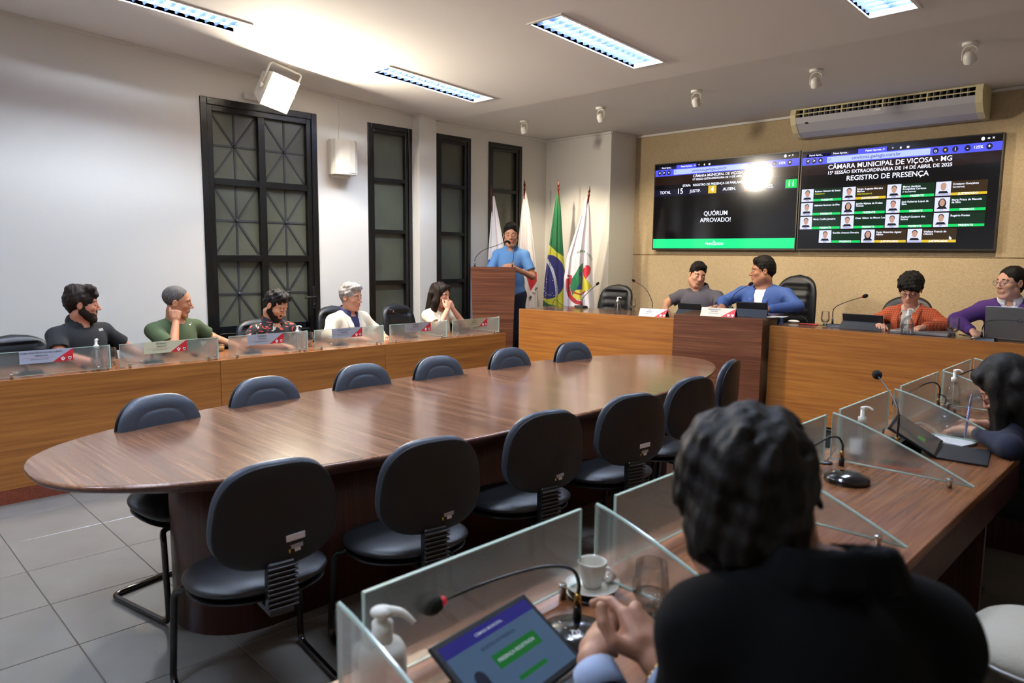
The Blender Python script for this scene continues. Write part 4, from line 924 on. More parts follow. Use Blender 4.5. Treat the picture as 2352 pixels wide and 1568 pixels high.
# ------------------------------------------------------------------ bottles, glasses, cups
def bottle(label, x, y, z, h=.185, r=.034, rz=0, group='clear hand sanitizer bottles', lvl=.45, sticker=None, white=False):
    t = thing('sanitizer_bottle', label, 'bottle', (x, y, z+.0005), rz, group)
    hb = h*.70; k = r/.034
    pr = [(r*.9, 0), (r, .006), (r, hb*.62), (r*.93, hb*.72), (r*.70, hb*.86), (r*.36, hb*.95), (r*.36, hb)]
    if white: pr = [(r*.95, 0), (r, .006), (r, hb*.70), (r*.985, hb*.72), (r*.985, hb*.74), (r*.96, hb*.84), (r*.80, hb*.94), (r*.40, hb*.985), (r*.38, hb)]
    MB().lathe(pr, 28).build('bottle_body', M_whiteP if white else M_bottle, t)
    if not white:
        MB().lathe([(r*.86, .003), (r*.95, .008), (r*.95, hb*lvl)], 24).build('gel', M_water_gel, t)
        MB().tube([(0, 0, .01), (0, 0, hb)], .0025, 6).build('dip_tube', M_whiteP, t)
    b = MB(); b.lathe([(r*.42, hb-.004), (r*.42, hb+.018), (r*.22, hb+.02), (r*.22, h-.018), (r*.16, h-.016)], 20)
    if white:
        vs = []; b.sphere((0, 0, h-.004), (r*.52, r*.42, r*.26), 16); b.tube(smoothpath([(r*.1, 0, h-.002), (r*.8, 0, h-.004), (r*1.35, 0, h-.022)]), [r*.24-(r*.14)*i/16 for i in range(17)], 12)
        b.lathe([(r*.44, hb-.004), (r*.44, hb+.03), (r*.24, hb+.031), (r*.24, h-.01)], 20)
    else: b.box(-.008, .010, -.007, .007, h-.018, h-.006, bev=.002); b.tube(smoothpath([(.0, 0, h-.008), (.02, 0, h-.006), (.036, 0, h-.014)]), .0048, 8)
    b.build('pump', M_whiteP, t)
    if sticker:
        a0, a1 = sticker; n = 8; vs = []
        for i in range(n+1):
            a = a0+(a1-a0)*i/n
            for z_ in (hb*.18, hb*.58): vs.append(((r+.0008)*math.cos(a), (r+.0008)*math.sin(a), z_))
        MB().add(vs, [(2*i, 2*i+2, 2*i+3, 2*i+1) for i in range(n)], 0, True).build('sticker', M_paper, t)
    return t
def tumbler(label, x, y, z, h=.115, r=.036, lvl=.35, group='stemmed water glasses'):
    t = thing('water_glass', label, 'glass', (x, y, z+.0005), 0, group)
    o = [(r*.72, 0), (r*.75, .004), (r*.45, .010), (r*.40, .022), (r*.70, .034), (r*.98, .055), (r*1.0, .07), (r*.86, h-.004), (r*.85, h)]
    i = [(r*.82, h), (r*.83, h-.004), (r*.96, .07), (r*.94, .056), (r*.66, .037), (.002, .030)]
    MB().lathe(o+i, 28, cap=False).build('bowl', M_glassthin, t)
    MB().lathe([(.002, .031), (r*.62, .0375), (r*.90, .055), (r*.93, .06)][:4 if lvl > .4 else 3]+[(.002, .0375 if lvl < .2 else .055)], 24, cap=False).build('water', M_water, t)
    MB().lathe([(r*.5, .001), (r*.42, .012), (r*.38, .022), (.002, .026)], 20).build('foot', thin_glass('thick_glass', (.80, .84, .86), .35, .02) if 'thick_glass' not in D.materials else D.materials['thick_glass'], t)
    return t
GB = 'clear hand sanitizer bottles on the desks'
bottle('clear pump sanitizer bottle at the far left, right of the longest name plate', -5.262, 1.36, ZD, .205, .036, 2.6, GB)
bottle('clear pump sanitizer bottle before the young man in the patterned shirt', -5.305, 2.82, ZD, .20, .035, .6, GB)
bottle('clear pump sanitizer bottle before the woman in cream', -5.33, 4.30, ZD, .20, .034, 2.6, GB, sticker=(-1.6, .8))
bottle('clear sanitizer bottle at the left end of the front desk, before the empty chair', -4.39, 5.815, ZF, .17, .034, .4, GB)
bottle('clear sanitizer bottle before the woman in the orange jacket', -1.79, 6.02, ZF, .20, .044, 0, GB, lvl=.55)
bottle('sanitizer bottle with a paper sticker near the writing woman, by the dark head', *R2(.15, 2.75)[:2], ZD, .215, .036, 0, GB, lvl=.5, sticker=(3.4, 5.2))
bottle('clear sanitizer bottle on the right desk, farthest back among the dividers', *R2(.15, 4.10)[:2], ZD, .215, .036, 0, GB, lvl=.3)
bottle('big white pump bottle behind the nearest glass pane at the bottom', -.985, .668, ZD, .175, .041, .75, 'white pump bottle', white=True)
GG = 'stemmed water glasses on the desks'
tumbler('water glass between the two glass dividers beside the man in black', -5.40, 1.487, ZD, .12, .036, .1, GG)
tumbler('water glass to the right of the young man in the patterned shirt', -5.44, 3.0, ZD, .12, .034, .1, GG)
tumbler('water glass at the left part of the front desk, beside the empty ribbed chair', -4.52, 6.25, ZF, .12, .036, .1, GG)
tumbler('water glass between the man in grey and the man in blue', -3.60, 6.33, ZF, .17, .040, .5, GG)
tumbler('water glass to the right of the red phone', -2.475, 6.17, ZF, .125, .036, .2, GG)
tumbler('water glass between the two women at the front desk', -1.515, 6.15, ZF, .14, .044, .3, GG)
tumbler('water glass beside the notebook of the writing woman', -.885, 3.60, ZD, .125, .044, .3, GG)
tumbler('large blurred water glass in the foreground beside the clasped hands', -.845, 1.265, ZD, .125, .040, .2, GG)
cf = thing('coffee_glass', 'small glass with light coffee beside the man in green', 'cup', (-5.63, 2.33, ZD+.0005)); MB().lathe([(.026, 0), (.032, .055), (.030, .055), (.025, .004)], 20, cap=False).build('tumbler', M_glassthin, cf)
MB().lathe([(.025, .003), (.029, .036), (.001, .036)], 20).build('coffee', mat('coffee_milk', '#b5813f', .3), cf)
cup = thing('coffee_cup', 'small white coffee cup near the foreground microphone', 'cup', (-1.005, 1.262, ZD+.0165), .2)
MB().lathe([(.020, .0), (.0215, .003), (.024, .012), (.031, .03), (.034, .058), (.0345, .061), (.033, .062), (.031, .056), (.028, .03), (.018, .008), (.001, .006)], 32).build('cup_body', M_ceramic, cup)
MB().tube(smoothpath([(.030, 0, .050), (.043, 0, .053), (.052, 0, .042), (.047, 0, .028), (.028, 0, .020)]), .0042, 8).build('cup_handle', M_ceramic, cup)
sc = thing('saucer', 'white saucer under the coffee cup', 'saucer', (-1.005, 1.262, ZD+.008))
MB().lathe([(.028, 0), (.030, .002), (.062, .012), (.063, .014), (.061, .014), (.030, .006), (.022, .008), (.001, .008)], 36).build('dish', M_ceramic, sc)
tag(MB().lathe([(.052, 0), (.056, .002), (.056, .006), (.05, .007)], 30).build('coaster', mat('coaster_black', '#111214', .4), loc=(-1.0, 1.25, ZD+.0005)), 'dark round coaster showing under the saucer', 'coaster')
# ------------------------------------------------------------------ microphones
def mic(label, base, path, ball=.016, ring=True, style='flat', rz=0, cable=None, group=None, br=.075):
    """base: world point on the desk; path: world points of the gooseneck from base to tip"""
    t = thing('gooseneck_microphone', label, 'microphone', base, 0, group); B = Vector(base)
    P = [Vector(p)-B for p in path]
    if style == 'flat':
        M = Matrix.Rotation(rz, 4, 'Z'); b = MB(); b.prism([(-.06, -.045), (.06, -.045), (.075, 0), (.06, .045), (-.06, .045), (-.07, 0)], 0, .022, M=M, pts1=[(-.05, -.038), (.055, -.035), (.062, 0), (.055, .035), (-.05, .038), (-.058, 0)])
        b.build('base', M_plastic, t); MB().lathe([(.008, 0), (.008, .035)], 10, M=M @ Matrix.Translation((-.06, 0, .012)) @ Matrix.Rotation(-PI/2, 4, 'Y')).build('plug', M_chrome, t)
    elif style == 'dome':
        MB().lathe([(br, 0), (br, .014), (br*.97, .019), (br*.6, .031), (br*.2, .036)], 40).build('base', M_dkgloss, t)
        for k, (dx, dy) in enumerate(((-.02, -.02), (0, -.027), (.02, -.018))): MB().lathe([(.0035, .032), (.003, .0345)], 10, c=(P[0].x*.3+dx*1.2, P[0].y*.3+dy*1.2, 0)).build('button', M_chrome, t)
    b = MB(); b.lathe([(.009, 0), (.009, .028), (.006, .03)], 12, c=(P[0].x, P[0].y, P[0].z)); b.build('socket', M_plastic, t)
    b = MB(); b.lathe([(.0065, .028), (.008, .030), (.0075, .050), (.0055, .056)], 12, c=(P[0].x, P[0].y, P[0].z)); b.build('collar', M_brass if style == 'dome' else M_chrome, t)
    Q = [P[0]+Vector((0, 0, .05))]+P[1:]; S = smoothpath(Q, 8); n = len(S); MB().tube(S, [.0042-.0014*i/n for i in range(n)], 8).build('gooseneck', M_plastic, t)
    d = (S[-1]-S[-3]).normalized(); R = d.to_track_quat('Z', 'Y').to_matrix().to_4x4(); R.translation = S[-1]
    if ring: MB().lathe([(.006, -.004), (.009, -.002), (.009, .006), (.006, .007)], 14, M=R).build('light_ring', M_redring, t)
    MB().lathe([(.004, .004), (ball*.75, .008), (ball, .022), (ball*.95, .034), (ball*.6, .046), (.002, .050)], 18, M=R).build('foam_cover', M_foam, t)
    if cable: MB().tube(smoothpath([Vector(c)-B for c in cable]), .0028, 6).build('cable', M_plastic, t)
    return t
GM = 'gooseneck microphones'
mic('microphone behind the first divider at the far left, foam tip showing through the glass', (-5.33, 1.00, ZD), [(-5.33, .98, ZD+.02), (-5.33, .98, .845), (-5.33, 1.05, .865), (-5.33, 1.22, .808), (-5.33, 1.27, .785)], cable=[(-5.35, .93, ZD+.01), (-5.36, .86, ZD+.01), (-5.38, .82, .81), (-5.42, .80, .86)], rz=PI/2)
mic('microphone seen through the divider with the cream name plate', (-5.34, 1.73, ZD), [(-5.34, 1.72, ZD+.02), (-5.34, 1.72, .85), (-5.34, 1.80, .868), (-5.34, 1.95, .83), (-5.34, 2.0, .80)], cable=[(-5.36, 1.66, ZD+.01), (-5.38, 1.58, ZD+.01), (-5.38, 1.54, .82)], rz=PI/2)
mic('microphone seen through the divider before the young man', (-5.35, 2.46, ZD), [(-5.35, 2.45, ZD+.02), (-5.35, 2.45, .85), (-5.35, 2.55, .86), (-5.35, 2.68, .815), (-5.35, 2.72, .79)], rz=PI/2)
mic('microphone with its base behind the divider of the grey-haired man', (-5.36, 3.24, ZD), [(-5.36, 3.23, ZD+.02), (-5.36, 3.20, .84), (-5.37, 3.30, .865), (-5.38, 3.4, .86)], cable=[(-5.38, 3.18, ZD+.01), (-5.38, 3.08, .80), (-5.38, 3.0, ZD+.01)], rz=PI/2)
mic('thin microphone pointing up before the empty ribbed chair, red ring lit', (-5.42, 4.02, ZD), [(-5.42, 4.02, ZD+.02), (-5.42, 4.01, .89), (-5.42, 3.93, .965), (-5.42, 3.83, 1.01)], rz=PI/2, ball=.013)
mic('microphone behind the last divider of the left desk', (-5.40, 4.62, ZD), [(-5.40, 4.61, ZD+.02), (-5.40, 4.60, .83), (-5.40, 4.70, .85), (-5.40, 4.78, .83)], rz=PI/2)
for lab, pts in (('left gooseneck microphone of the lectern, its long neck crossing to the speaker', [(-5.87, 5.22, 1.395), (-5.895, 5.255, 1.50), (-5.85, 5.32, 1.575), (-5.75, 5.44, 1.635), (-5.70, 5.495, 1.665)]),
                 ('right gooseneck microphone of the lectern in front of the speaker chin', [(-5.585, 5.51, 1.395), (-5.59, 5.53, 1.50), (-5.62, 5.55, 1.575), (-5.665, 5.55, 1.645)])):
    mic(lab, pts[0], pts, ball=.013, ring=False, style='none')
mic('microphone at the left end of the front desk, before the rightmost flag', (-5.15, 6.16, ZF), [(-5.15, 6.17, ZF+.015), (-5.15, 6.18, 1.06), (-5.09, 6.20, 1.13), (-4.98, 6.20, 1.215)], ball=.015, cable=[(-5.21, 6.13, ZF+.012), (-5.3, 6.05, ZF+.01), (-5.36, 5.97, 1.04), (-5.37, 5.95, 1.03), (-5.375, 5.93, ZF+.02)])
mic('tall microphone leaning left between the empty chair and the man in grey', (-4.24, 6.22, ZF), [(-4.24, 6.2, ZF), (-4.25, 6.2, 1.08), (-4.33, 6.2, 1.20), (-4.46, 6.2, 1.268)], ball=.014)
mic('microphone reaching towards the man in the blue jacket', (-3.37, 6.23, ZPD), [(-3.37, 6.22, ZPD), (-3.37, 6.22, 1.14), (-3.32, 6.21, 1.21), (-3.20, 6.2, 1.28)], ball=.016)
mic('microphone standing right of the water glass, beside the red phone', (-2.40, 6.20, ZF), [(-2.425, 6.2, ZF+.02), (-2.42, 6.2, 1.11), (-2.34, 6.2, 1.165), (-2.20, 6.2, 1.22)], ball=.017, cable=[(-2.45, 6.17, ZF+.012), (-2.54, 6.10, ZF+.008), (-2.65, 6.08, ZF+.008), (-2.72, 6.22, ZF+.008)])
mic('low microphone before the open laptop, neck running right', (-1.27, 6.02, ZF), [(-1.30, 6.02, ZF+.02), (-1.295, 6.02, 1.06), (-1.27, 6.02, 1.10), (-1.17, 6.02, 1.115), (-1.02, 6.02, 1.115)], ball=.017, cable=[(-1.34, 6.05, ZF+.015), (-1.40, 6.10, ZF+.01), (-1.46, 6.12, ZF+.02), (-1.47, 6.2, ZF+.01), (-1.40, 6.22, ZF+.01)])
mic('foreground microphone with black gloss dome base and red ring', (-.895, 1.075, ZD), [(-.912, 1.10, ZD+.03), (-.91, 1.10, .865), (-.925, 1.09, .893), (-.96, 1.04, .900), (-1.0, .94, .890), (-1.03, .84, .872)], ball=.019, style='dome')
mic('microphone half hidden right of the dark head, blue-grey dome base', (*R2(.22, 2.42)[:2], ZD), [(*R2(.17, 2.50)[:2], ZD+.03), (*R2(.17, 2.50)[:2], .865), (*R2(.16, 2.47)[:2], .895), (*R2(.15, 2.38)[:2], .90), (*R2(.14, 2.2)[:2], .88)], style='dome', ball=.018)
mic('tall microphone leaning left, before the writing woman', (*R2(.20, 3.10)[:2], ZD), [(-.905, 3.02, ZD+.03), (-.905, 3.02, .93), (-.95, 3.08, .985), (-1.06, 3.24, 1.035)], style='dome', ball=.020, ring=False)
mic('microphone between the dividers beyond the writing woman, neck bent left', (*R2(.20, 3.83)[:2], ZD), [(-1.03, 4.03, ZD+.03), (-1.03, 4.03, .90), (-1.06, 3.97, .925), (-1.12, 3.80, .88), (-1.13, 3.75, .86)], style='dome', ball=.018, ring=False)
mic('farthest microphone of the right desk, neck bent left', (*R2(.20, 4.53)[:2], ZD), [(-.99, 4.72, ZD+.03), (-.99, 4.72, .90), (-1.02, 4.68, .925), (-1.1, 4.52, .88)], style='dome', ball=.018, ring=False)
# ------------------------------------------------------------------ tent name plates, tablets, phones, laptops
M_case = mat('tablet_case', '#20262f', .6, bump=300, bstr=.15); M_caseb = mat('tablet_back', '#0f1113', .45)
def tent(label, x, y, z, rz, w, tone, lines):
    t = thing('name_plate', label, 'name plate', (x, y, z+.0005), rz, 'folded name plates on the front desks')
    th = math.radians(60); h = .085
    MB().add([(-w/2, 0, 0), (w/2, 0, 0), (w/2-.0, h*math.cos(th), h*math.sin(th)), (-w/2, h*math.cos(th), h*math.sin(th)), (-w/2, .002, 0), (w/2, .002, 0), (w/2, h*math.cos(th)+.001, h*math.sin(th)-.002), (-w/2, h*math.cos(th)+.001, h*math.sin(th)-.002)],
              [(0, 1, 2, 3), (7, 6, 5, 4), (0, 4, 5, 1), (1, 5, 6, 2), (2, 6, 7, 3), (3, 7, 4, 0)]).build('front_sheet', tone, t)
    MB().add([(-w/2, h*math.cos(th)+.0015, h*math.sin(th)-.0005), (w/2, h*math.cos(th)+.0015, h*math.sin(th)-.0005), (w/2, .095, 0), (-w/2, .095, 0), (-w/2, h*math.cos(th)+.003, h*math.sin(th)), (w/2, h*math.cos(th)+.003, h*math.sin(th)), (w/2, .097, 0), (-w/2, .097, 0)],
              [(3, 2, 1, 0), (4, 5, 6, 7), (0, 1, 5, 4), (1, 2, 6, 5), (2, 3, 7, 6), (3, 0, 4, 7)]).build('rear_sheet', M_caseb, t)
    M = Matrix.Rotation(-(PI/2-th), 4, 'X'); b = MB()
    def q(x_, z_): return M @ Vector((x_, -.0008, z_))
    b.add([q(w*.10, .001), q(w/2, .001), q(w/2, h*.98)], [(0, 1, 2)], 1)
    for s, zz, sz in ((lines[0], h*.80, h*.17), (lines[1], h*.58, h*.14), ('CÂMARA MUNICIPAL DE VIÇOSA', h*.34, h*.075)):
        vs, fs = text_geo(s, sz); b.add([M @ Vector((-w*.12+a, -.0014, zz+c)) for a, c in vs], fs, 0)
    for ex in (w*.32, w*.44):
        s = h*.14; b.add([M @ Vector((ex+a*s, -.0014, h*.2+c*s)) for a, c in ((-.9, .9), (.9, .9), (.9, -.2), (0, -1.1), (-.9, -.2))], [(4, 3, 2, 1, 0)], 2)
    b.build('print', [M_ink, M_red, M_inkw], t, kind='stuff')
tent('bright folded name plate before the man in the grey polo', -3.955, 5.775, ZF, .18, .275, M_paper, ('VICE', 'PRESIDENTE'))
tent('folded name plate reading PRESIDENTE on the dark desk', -3.19, 5.64, ZPD, .20, .30, mat('plate_cream', '#d9d3c2', .5), ('ROBSON SOUZA', 'PRESIDENTE'))
def tablet_stand(label, x, y, z, rz, w=.25, h=.165):
    t = thing('tablet', label, 'tablet', (x, y, z+.0005), rz, 'tablets in folding cases on the front desks')
    a = math.radians(62); M = Matrix.Rotation(-(PI/2-a), 4, 'X') ; 
    # seen from behind: case leans away from the viewer at its foot
    Mt = Matrix.Translation((0, .09, 0)) @ Matrix.Rotation(math.radians(20), 4, 'X')
    MB().box(-w/2, w/2, -.004, .004, 0.004, h*.80, bev=.002, M=Mt).build('tablet_back', M_caseb, t)
    MB().box(-w/2+.006, w/2-.006, .0042, .0048, .010, h*.78, M=Mt).build('tablet_screen', em('tabscreen', '#8aa0d8', .5), t)
    f = Mt @ Vector((0, -.006, h*.42))
    MB().add([(-w/2-.008, -.012, 0), (w/2+.008, -.012, 0), (w/2, f.y, f.z), (-w/2, f.y, f.z), (-w/2-.008, -.006, 0), (w/2+.008, -.006, 0), (w/2, f.y+.004, f.z), (-w/2, f.y+.004, f.z)], [(0, 1, 2, 3), (7, 6, 5, 4), (0, 4, 5, 1), (1, 5, 6, 2), (2, 6, 7, 3), (3, 7, 4, 0)]).build('stand_flap', M_case, t)
    MB().box(-w/2, w/2, .10, .26, 0, .006, bev=.002).build('keyboard_cover', M_caseb, t)
tablet_stand('tablet in a dark folding case before the man in the grey polo', -3.76, 6.08, ZF, .17, .235)
tablet_stand('tablet in a dark folding case before the man in the blue jacket', -3.00, 5.86, ZPD, .22, .27)
tablet_stand('tablet in a dark folding case left of the woman in orange', -2.17, 6.11, ZF, .06, .31, .16)
def flatbox(name, label, cat, x, y, z, rz, w, d, h, m, parts=(), group=None):
    t = thing(name, label, cat, (x, y, z+.0005), rz, group); MB().box(-w/2, w/2, -d/2, d/2, 0, h, bev=min(h*.4, .003)).build('body', m, t)
    for nm, a, b_, c, e, z0, z1, mm in parts: MB().box(a, b_, c, e, z0, z1).build(nm, mm, t)
    return t
M_redcase = mat('red_case', '#c11f26', .4)
flatbox('phone', 'phone in a red case lying on the front desk', 'phone', -2.635, 6.22, ZF, .25, .15, .075, .010, M_redcase, [('phone_screen', -.07, .07, -.034, .034, .0102, .0108, em('phone_dark', '#101018', .2))])
tag(MB().sphere((0, 0, .012), (.052, .03, .013), 16).build('computer_mouse', M_whiteP, loc=(-2.79, 6.27, ZF+.0012), rz=.1), 'small white rounded computer mouse on the front desk', 'mouse')
tag(MB().tube(smoothpath([(-2.86, 6.16, ZF+.008), (-2.84, 6.3, ZF+.05), (-2.79, 6.38, ZF+.06), (-2.72, 6.36, ZF+.03), (-2.68, 6.3, ZF+.008)]), .003, 6).build('loose_cable', M_plastic), 'thin black cable looping behind the white mouse', 'cable')
for k, (dx, dy, a, pl_) in enumerate(((0, 0, .3, 'lowest'), (.06, .05, .05, 'middle'), (.03, -.02, -.2, 'topmost'))):
    tag(MB().box(-.10, .10, -.07, .07, 0, .0012).build('paper_sheet', M_paper, loc=(-2.93+dx, 5.96+dy+.04, ZPD+.001+k*.0015), rz=a), pl_+' white sheet of the loose papers beside the president tablet', 'paper', 'papers beside the president tablet')
lp = flatbox('laptop', 'closed silver laptop lying before the woman in orange', 'laptop', -1.73, 6.19, ZF, .04, .40, .25, .022, mat('silver_laptop', '#b9bcc0', .3, .8), [('gap', -.199, .199, -.1255, -.1245, .010, .0115, M_plastic)])
lo_ = thing('laptop', 'open grey laptop before the woman in purple at the right edge', 'laptop', (-1.13, 6.17, ZF+.0005), .04)
MB().box(-.18, .18, -.0, .24, 0, .014, bev=.004).build('laptop_base', mat('grey_laptop', '#8b8a88', .35, .7), lo_)
Ml = Matrix.Translation((0, -.004, .014)) @ Matrix.Rotation(math.radians(14), 4, 'X')
MB().box(-.18, .18, -.004, .003, 0, .235, bev=.003, M=Ml).build('laptop_lid', D.materials['grey_laptop'], lo_)
b = MB(); vs, fs = text_geo('O', .045); b.add([Ml @ Vector((.03+x*1.2, -.0046, .135+y)) for x, y in vs], fs); vs, fs = text_geo('DELL', .012); b.add([Ml @ Vector((.03+x, -.0046, .135+y)) for x, y in vs], fs); b.build('lid_mark', mat('mark_grey', '#5d5c5a', .4), lo_)
MB().box(-.17, .17, .0032, .0038, .01, .225, M=Ml).build('laptop_screen', em('lapscreen', '#b8c6e8', .7), lo_)
tag(MB().sphere((0, 0, .010), (.022, .022, .011), 12).build('webcam', M_plastic, loc=(-1.37, 6.10, ZF+.001)), 'small black disc left of the open laptop', 'gadget')

def tilted_tablet(label, TL, TR, BR, content):
    TL, TR, BR = Vector(TL), Vector(TR), Vector(BR); X = (TR-TL); w = X.length; X = X.normalized(); Y = (TR-BR); Y = (Y-X*Y.dot(X)); h = Y.length; Y = Y.normalized(); Z = X.cross(Y)
    o0 = TL-Y*h; loc = Vector((o0.x, o0.y, ZD+.0005))
    M = Matrix(((X.x, Y.x, Z.x, 0), (X.y, Y.y, Z.y, 0), (X.z, Y.z, Z.z, o0.z-loc.z), (0, 0, 0, 1)))
    t = thing('tablet', label, 'tablet', loc)
    MB().box(0, w, 0, h, -.009, 0, bev=.003, M=M).build('tablet_body', M_plasticD, t)
    P = MB(); k = .012
    def r(u0, u1, v0, v1, m, l=1):
        W_, H_ = w-2*k, h-2*k; P.add([M @ Vector((k+u0*W_, k+(1-v1)*H_, .0003*l)), M @ Vector((k+u1*W_, k+(1-v1)*H_, .0003*l)), M @ Vector((k+u1*W_, k+(1-v0)*H_, .0003*l)), M @ Vector((k+u0*W_, k+(1-v0)*H_, .0003*l))], [(0, 1, 2, 3)], m)
    r(0, 1, 0, 1, 0); r(0, 1, 0, .17, 1, 2)
    if content:
        r(.34, .84, .40, .60, 2, 2); r(.07, .20, .62, .95, 3, 2); r(.42, .74, .78, .84, 2, 2)
        W_, H_ = w-2*k, h-2*k
        for (s_, u, v, sz, mi) in (('CÂMARA MUNICIPAL', .5, .09, .008, 4), ('REGISTRO DE PRESENÇA', .5, .28, .0085, 3), ('PRESENÇA REGISTRADA', .58, .50, .0095, 4)):
            vs, fs = text_geo(s_, sz); P.add([M @ Vector((k+u*W_+a, k+(1-v)*H_+c, .0011)) for a, c in vs], fs, mi)
        n = 12; P.add([M @ Vector((k+.145*W_+.014*math.cos(2*PI*i/n), k+.42*H_+.018*math.sin(2*PI*i/n), .0009)) for i in range(n)], [tuple(range(n))], 3)
    else: r(0, 1, 0, 1, 3, 3); r(.3, .5, .55, .72, 2, 4)
    P.build('tablet_picture', [em('t_bg', '#5f7fa6', .32), em('t_bar', '#2b2a86', .5), em('t_green', '#1c8a3c', .32), em('t_dark', '#25304a', .3), em('t_white', '#c9d4e8', .5)], t, kind='stuff')
    # stand flap reaching down to the desk behind the tablet, keyboard cover in front
    a = M @ Vector((0, h*.62, -.010)); b_ = M @ Vector((w, h*.62, -.010)); c = Vector((b_.x, b_.y, .001))-Z.cross(Vector((0, 0, 1))).cross(Vector((0, 0, 1)))*0
    back = Vector((-Z.x, -Z.y, 0)).normalized()*.06
    a2 = Vector((a.x, a.y, .001))+back; b2 = Vector((b_.x, b_.y, .001))+back; q = Vector((0, 0, .003))-back.normalized()*.002
    MB().add([a, b_, b2, a2, a-q, b_-q, b2-back.normalized()*.003, a2-back.normalized()*.003], [(0, 1, 2, 3), (7, 6, 5, 4), (0, 4, 5, 1), (1, 5, 6, 2), (2, 6, 7, 3), (3, 7, 4, 0)]).build('stand_flap', M_case, t)
    k0_ = M @ Vector((0, 0, -.005)); k1_ = M @ Vector((w, 0, -.005)); fw = -back.normalized()*.17
    b = MB(); p0, p1 = Vector((k0_.x, k0_.y, .001)), Vector((k1_.x, k1_.y, .001)); b.add([p0, p1, p1+fw, p0+fw]+[v+Vector((0, 0, .006)) for v in (p0, p1, p1+fw, p0+fw)], [(3, 2, 1, 0), (4, 5, 6, 7), (0, 1, 5, 4), (1, 2, 6, 5), (2, 3, 7, 6), (3, 0, 4, 7)]); b.build('keyboard_cover', M_caseb, t)
    return t
tilted_tablet('lit tablet in a black case in the foreground showing a green banner', (-.93, .723, .862), (-.961, .990, .862), (-.809, .955, .775), True)
tilted_tablet('bent dark tablet before the writing woman, its screen dim', (-.965, 3.10, .858), (-1.01, 3.36, .870), (-.83, 3.36, .772), False)
flatbox('phone', 'phone with an orange edge lying at the foot of a glass side pane', 'phone', -.855, 2.905, ZD, .28, .155, .075, .009, mat('orange_case', '#d8622c', .4), [('phone_screen', -.073, .073, -.034, .034, .0092, .0098, em('phone_dark', '#101018', .2))])
nb = thing('notebook', 'small spiral notebook with white pages under the writing hand', 'notebook', (-.845, 3.47, ZD+.0005), -.25)
MB().box(-.075, .10, -.06, .06, 0, .004, bev=.001).build('notebook_cover', mat('teal_cover', '#2c5a58', .5), nb); MB().box(-.073, .098, -.058, .058, .0042, .011).build('pages', M_paper, nb)
b = MB()
for i in range(16): b.tube([(-.066+i*.0105, .052, .004), (-.066+i*.0105, .062, .010), (-.066+i*.0105, .052, .014)], .0009, 5)
b.build('spiral', M_chrome, nb, kind='stuff')
tag(MB().tube(smoothpath([(-1.03, 3.43, ZD+.004), (-1.0, 3.47, ZD+.035), (-.97, 3.53, ZD+.05), (-.93, 3.56, ZD+.03), (-.90, 3.56, ZD+.006)]), .003, 6).build('charging_cable', M_whiteP), 'white charging cable arching beside the bent tablet', 'cable')
pen = thing('pen', 'blue striped ballpoint pen held upright by the writing woman', 'pen', (-.785, 3.50, ZD+.016))
pm = Matrix.Rotation(math.radians(4), 4, 'Y') @ Matrix.Rotation(math.radians(2), 4, 'X')
def stripes():
    m = mat('pen_blue', '#3b3fb5', .3); nt = m.node_tree; w = nt.nodes.new('ShaderNodeTexWave'); w.inputs['Scale'].default_value = 60; w.bands_direction = 'DIAGONAL'; tc = nt.nodes.new('ShaderNodeTexCoord'); nt.links.new(tc.outputs['Object'], w.inputs[0])
    r = nt.nodes.new('ShaderNodeValToRGB'); r.color_ramp.elements[0].color = sr('#3436a0'); r.color_ramp.elements[1].color = sr('#b9bbf0'); nt.links.new(w.outputs['Fac'], r.inputs[0]); nt.links.new(r.outputs[0], nt.nodes['Principled BSDF'].inputs['Base Color']); return m
MB().lathe([(.0005, 0), (.002, .008), (.0045, .018), (.0048, .15)], 12, M=pm).build('barrel', stripes(), pen); MB().lathe([(.0050, .15), (.0046, .176), (.002, .198), (.001, .2)], 12, M=pm).build('cap_end', mat('pen_end', '#9aa0b0', .3), pen)
tag(MB().lathe([(.026, 0), (.028, .003), (.02, .006)], 18).build('cable_grommet', M_plastic, loc=R2(.075, 2.60, ZD+.0005)), 'grey desk grommet near the front of the right desk', 'grommet')
tag(MB().tube(smoothpath([(*R2(.07, 2.60)[:2], ZD+.008), (*R2(.05, 2.62)[:2], ZD+.06), (*R2(.06, 2.68)[:2], ZD+.09), (*R2(.09, 2.66)[:2], ZD+.06), (*R2(.08, 2.61)[:2], ZD+.01)]), .0022, 6).build('cable_loop', M_plastic), 'thin black cable standing up in a loop from the grommet', 'cable')
tag(MB().tube(smoothpath([(*R2(.07, 3.98)[:2], ZD+.004), (*R2(.06, 4.0)[:2], ZD+.05), (*R2(.09, 4.07)[:2], ZD+.075), (*R2(.12, 4.1)[:2], ZD+.05), (*R2(.11, 4.06)[:2], ZD+.004)]), .0022, 6).build('cable_loop', M_plastic), 'thin black cable loop near the farthest sanitizer bottle', 'cable')
tag(MB().box(-.07, .07, -.05, .05, 0, .001).build('paper_sheet', M_paper, loc=(-1.02, .62, ZD+.001), rz=.5), 'corner of a white paper beside the foreground tablet', 'paper')
flatbox('phone', 'dark phone lying flat beside the grey-haired man, white edge', 'phone', -5.45, 3.585, ZD, 1.2, .14, .07, .009, M_whiteP, [('phone_screen', -.066, .066, -.031, .031, .0092, .0098, M_plastic)])
flatbox('floor_plate', 'small cream cover plate on the floor at the foot of the table pedestal', 'cover plate', -3.02, 1.135, 0, .35, .13, .10, .004, mat('cream_plate', '#e0d3ae', .5))
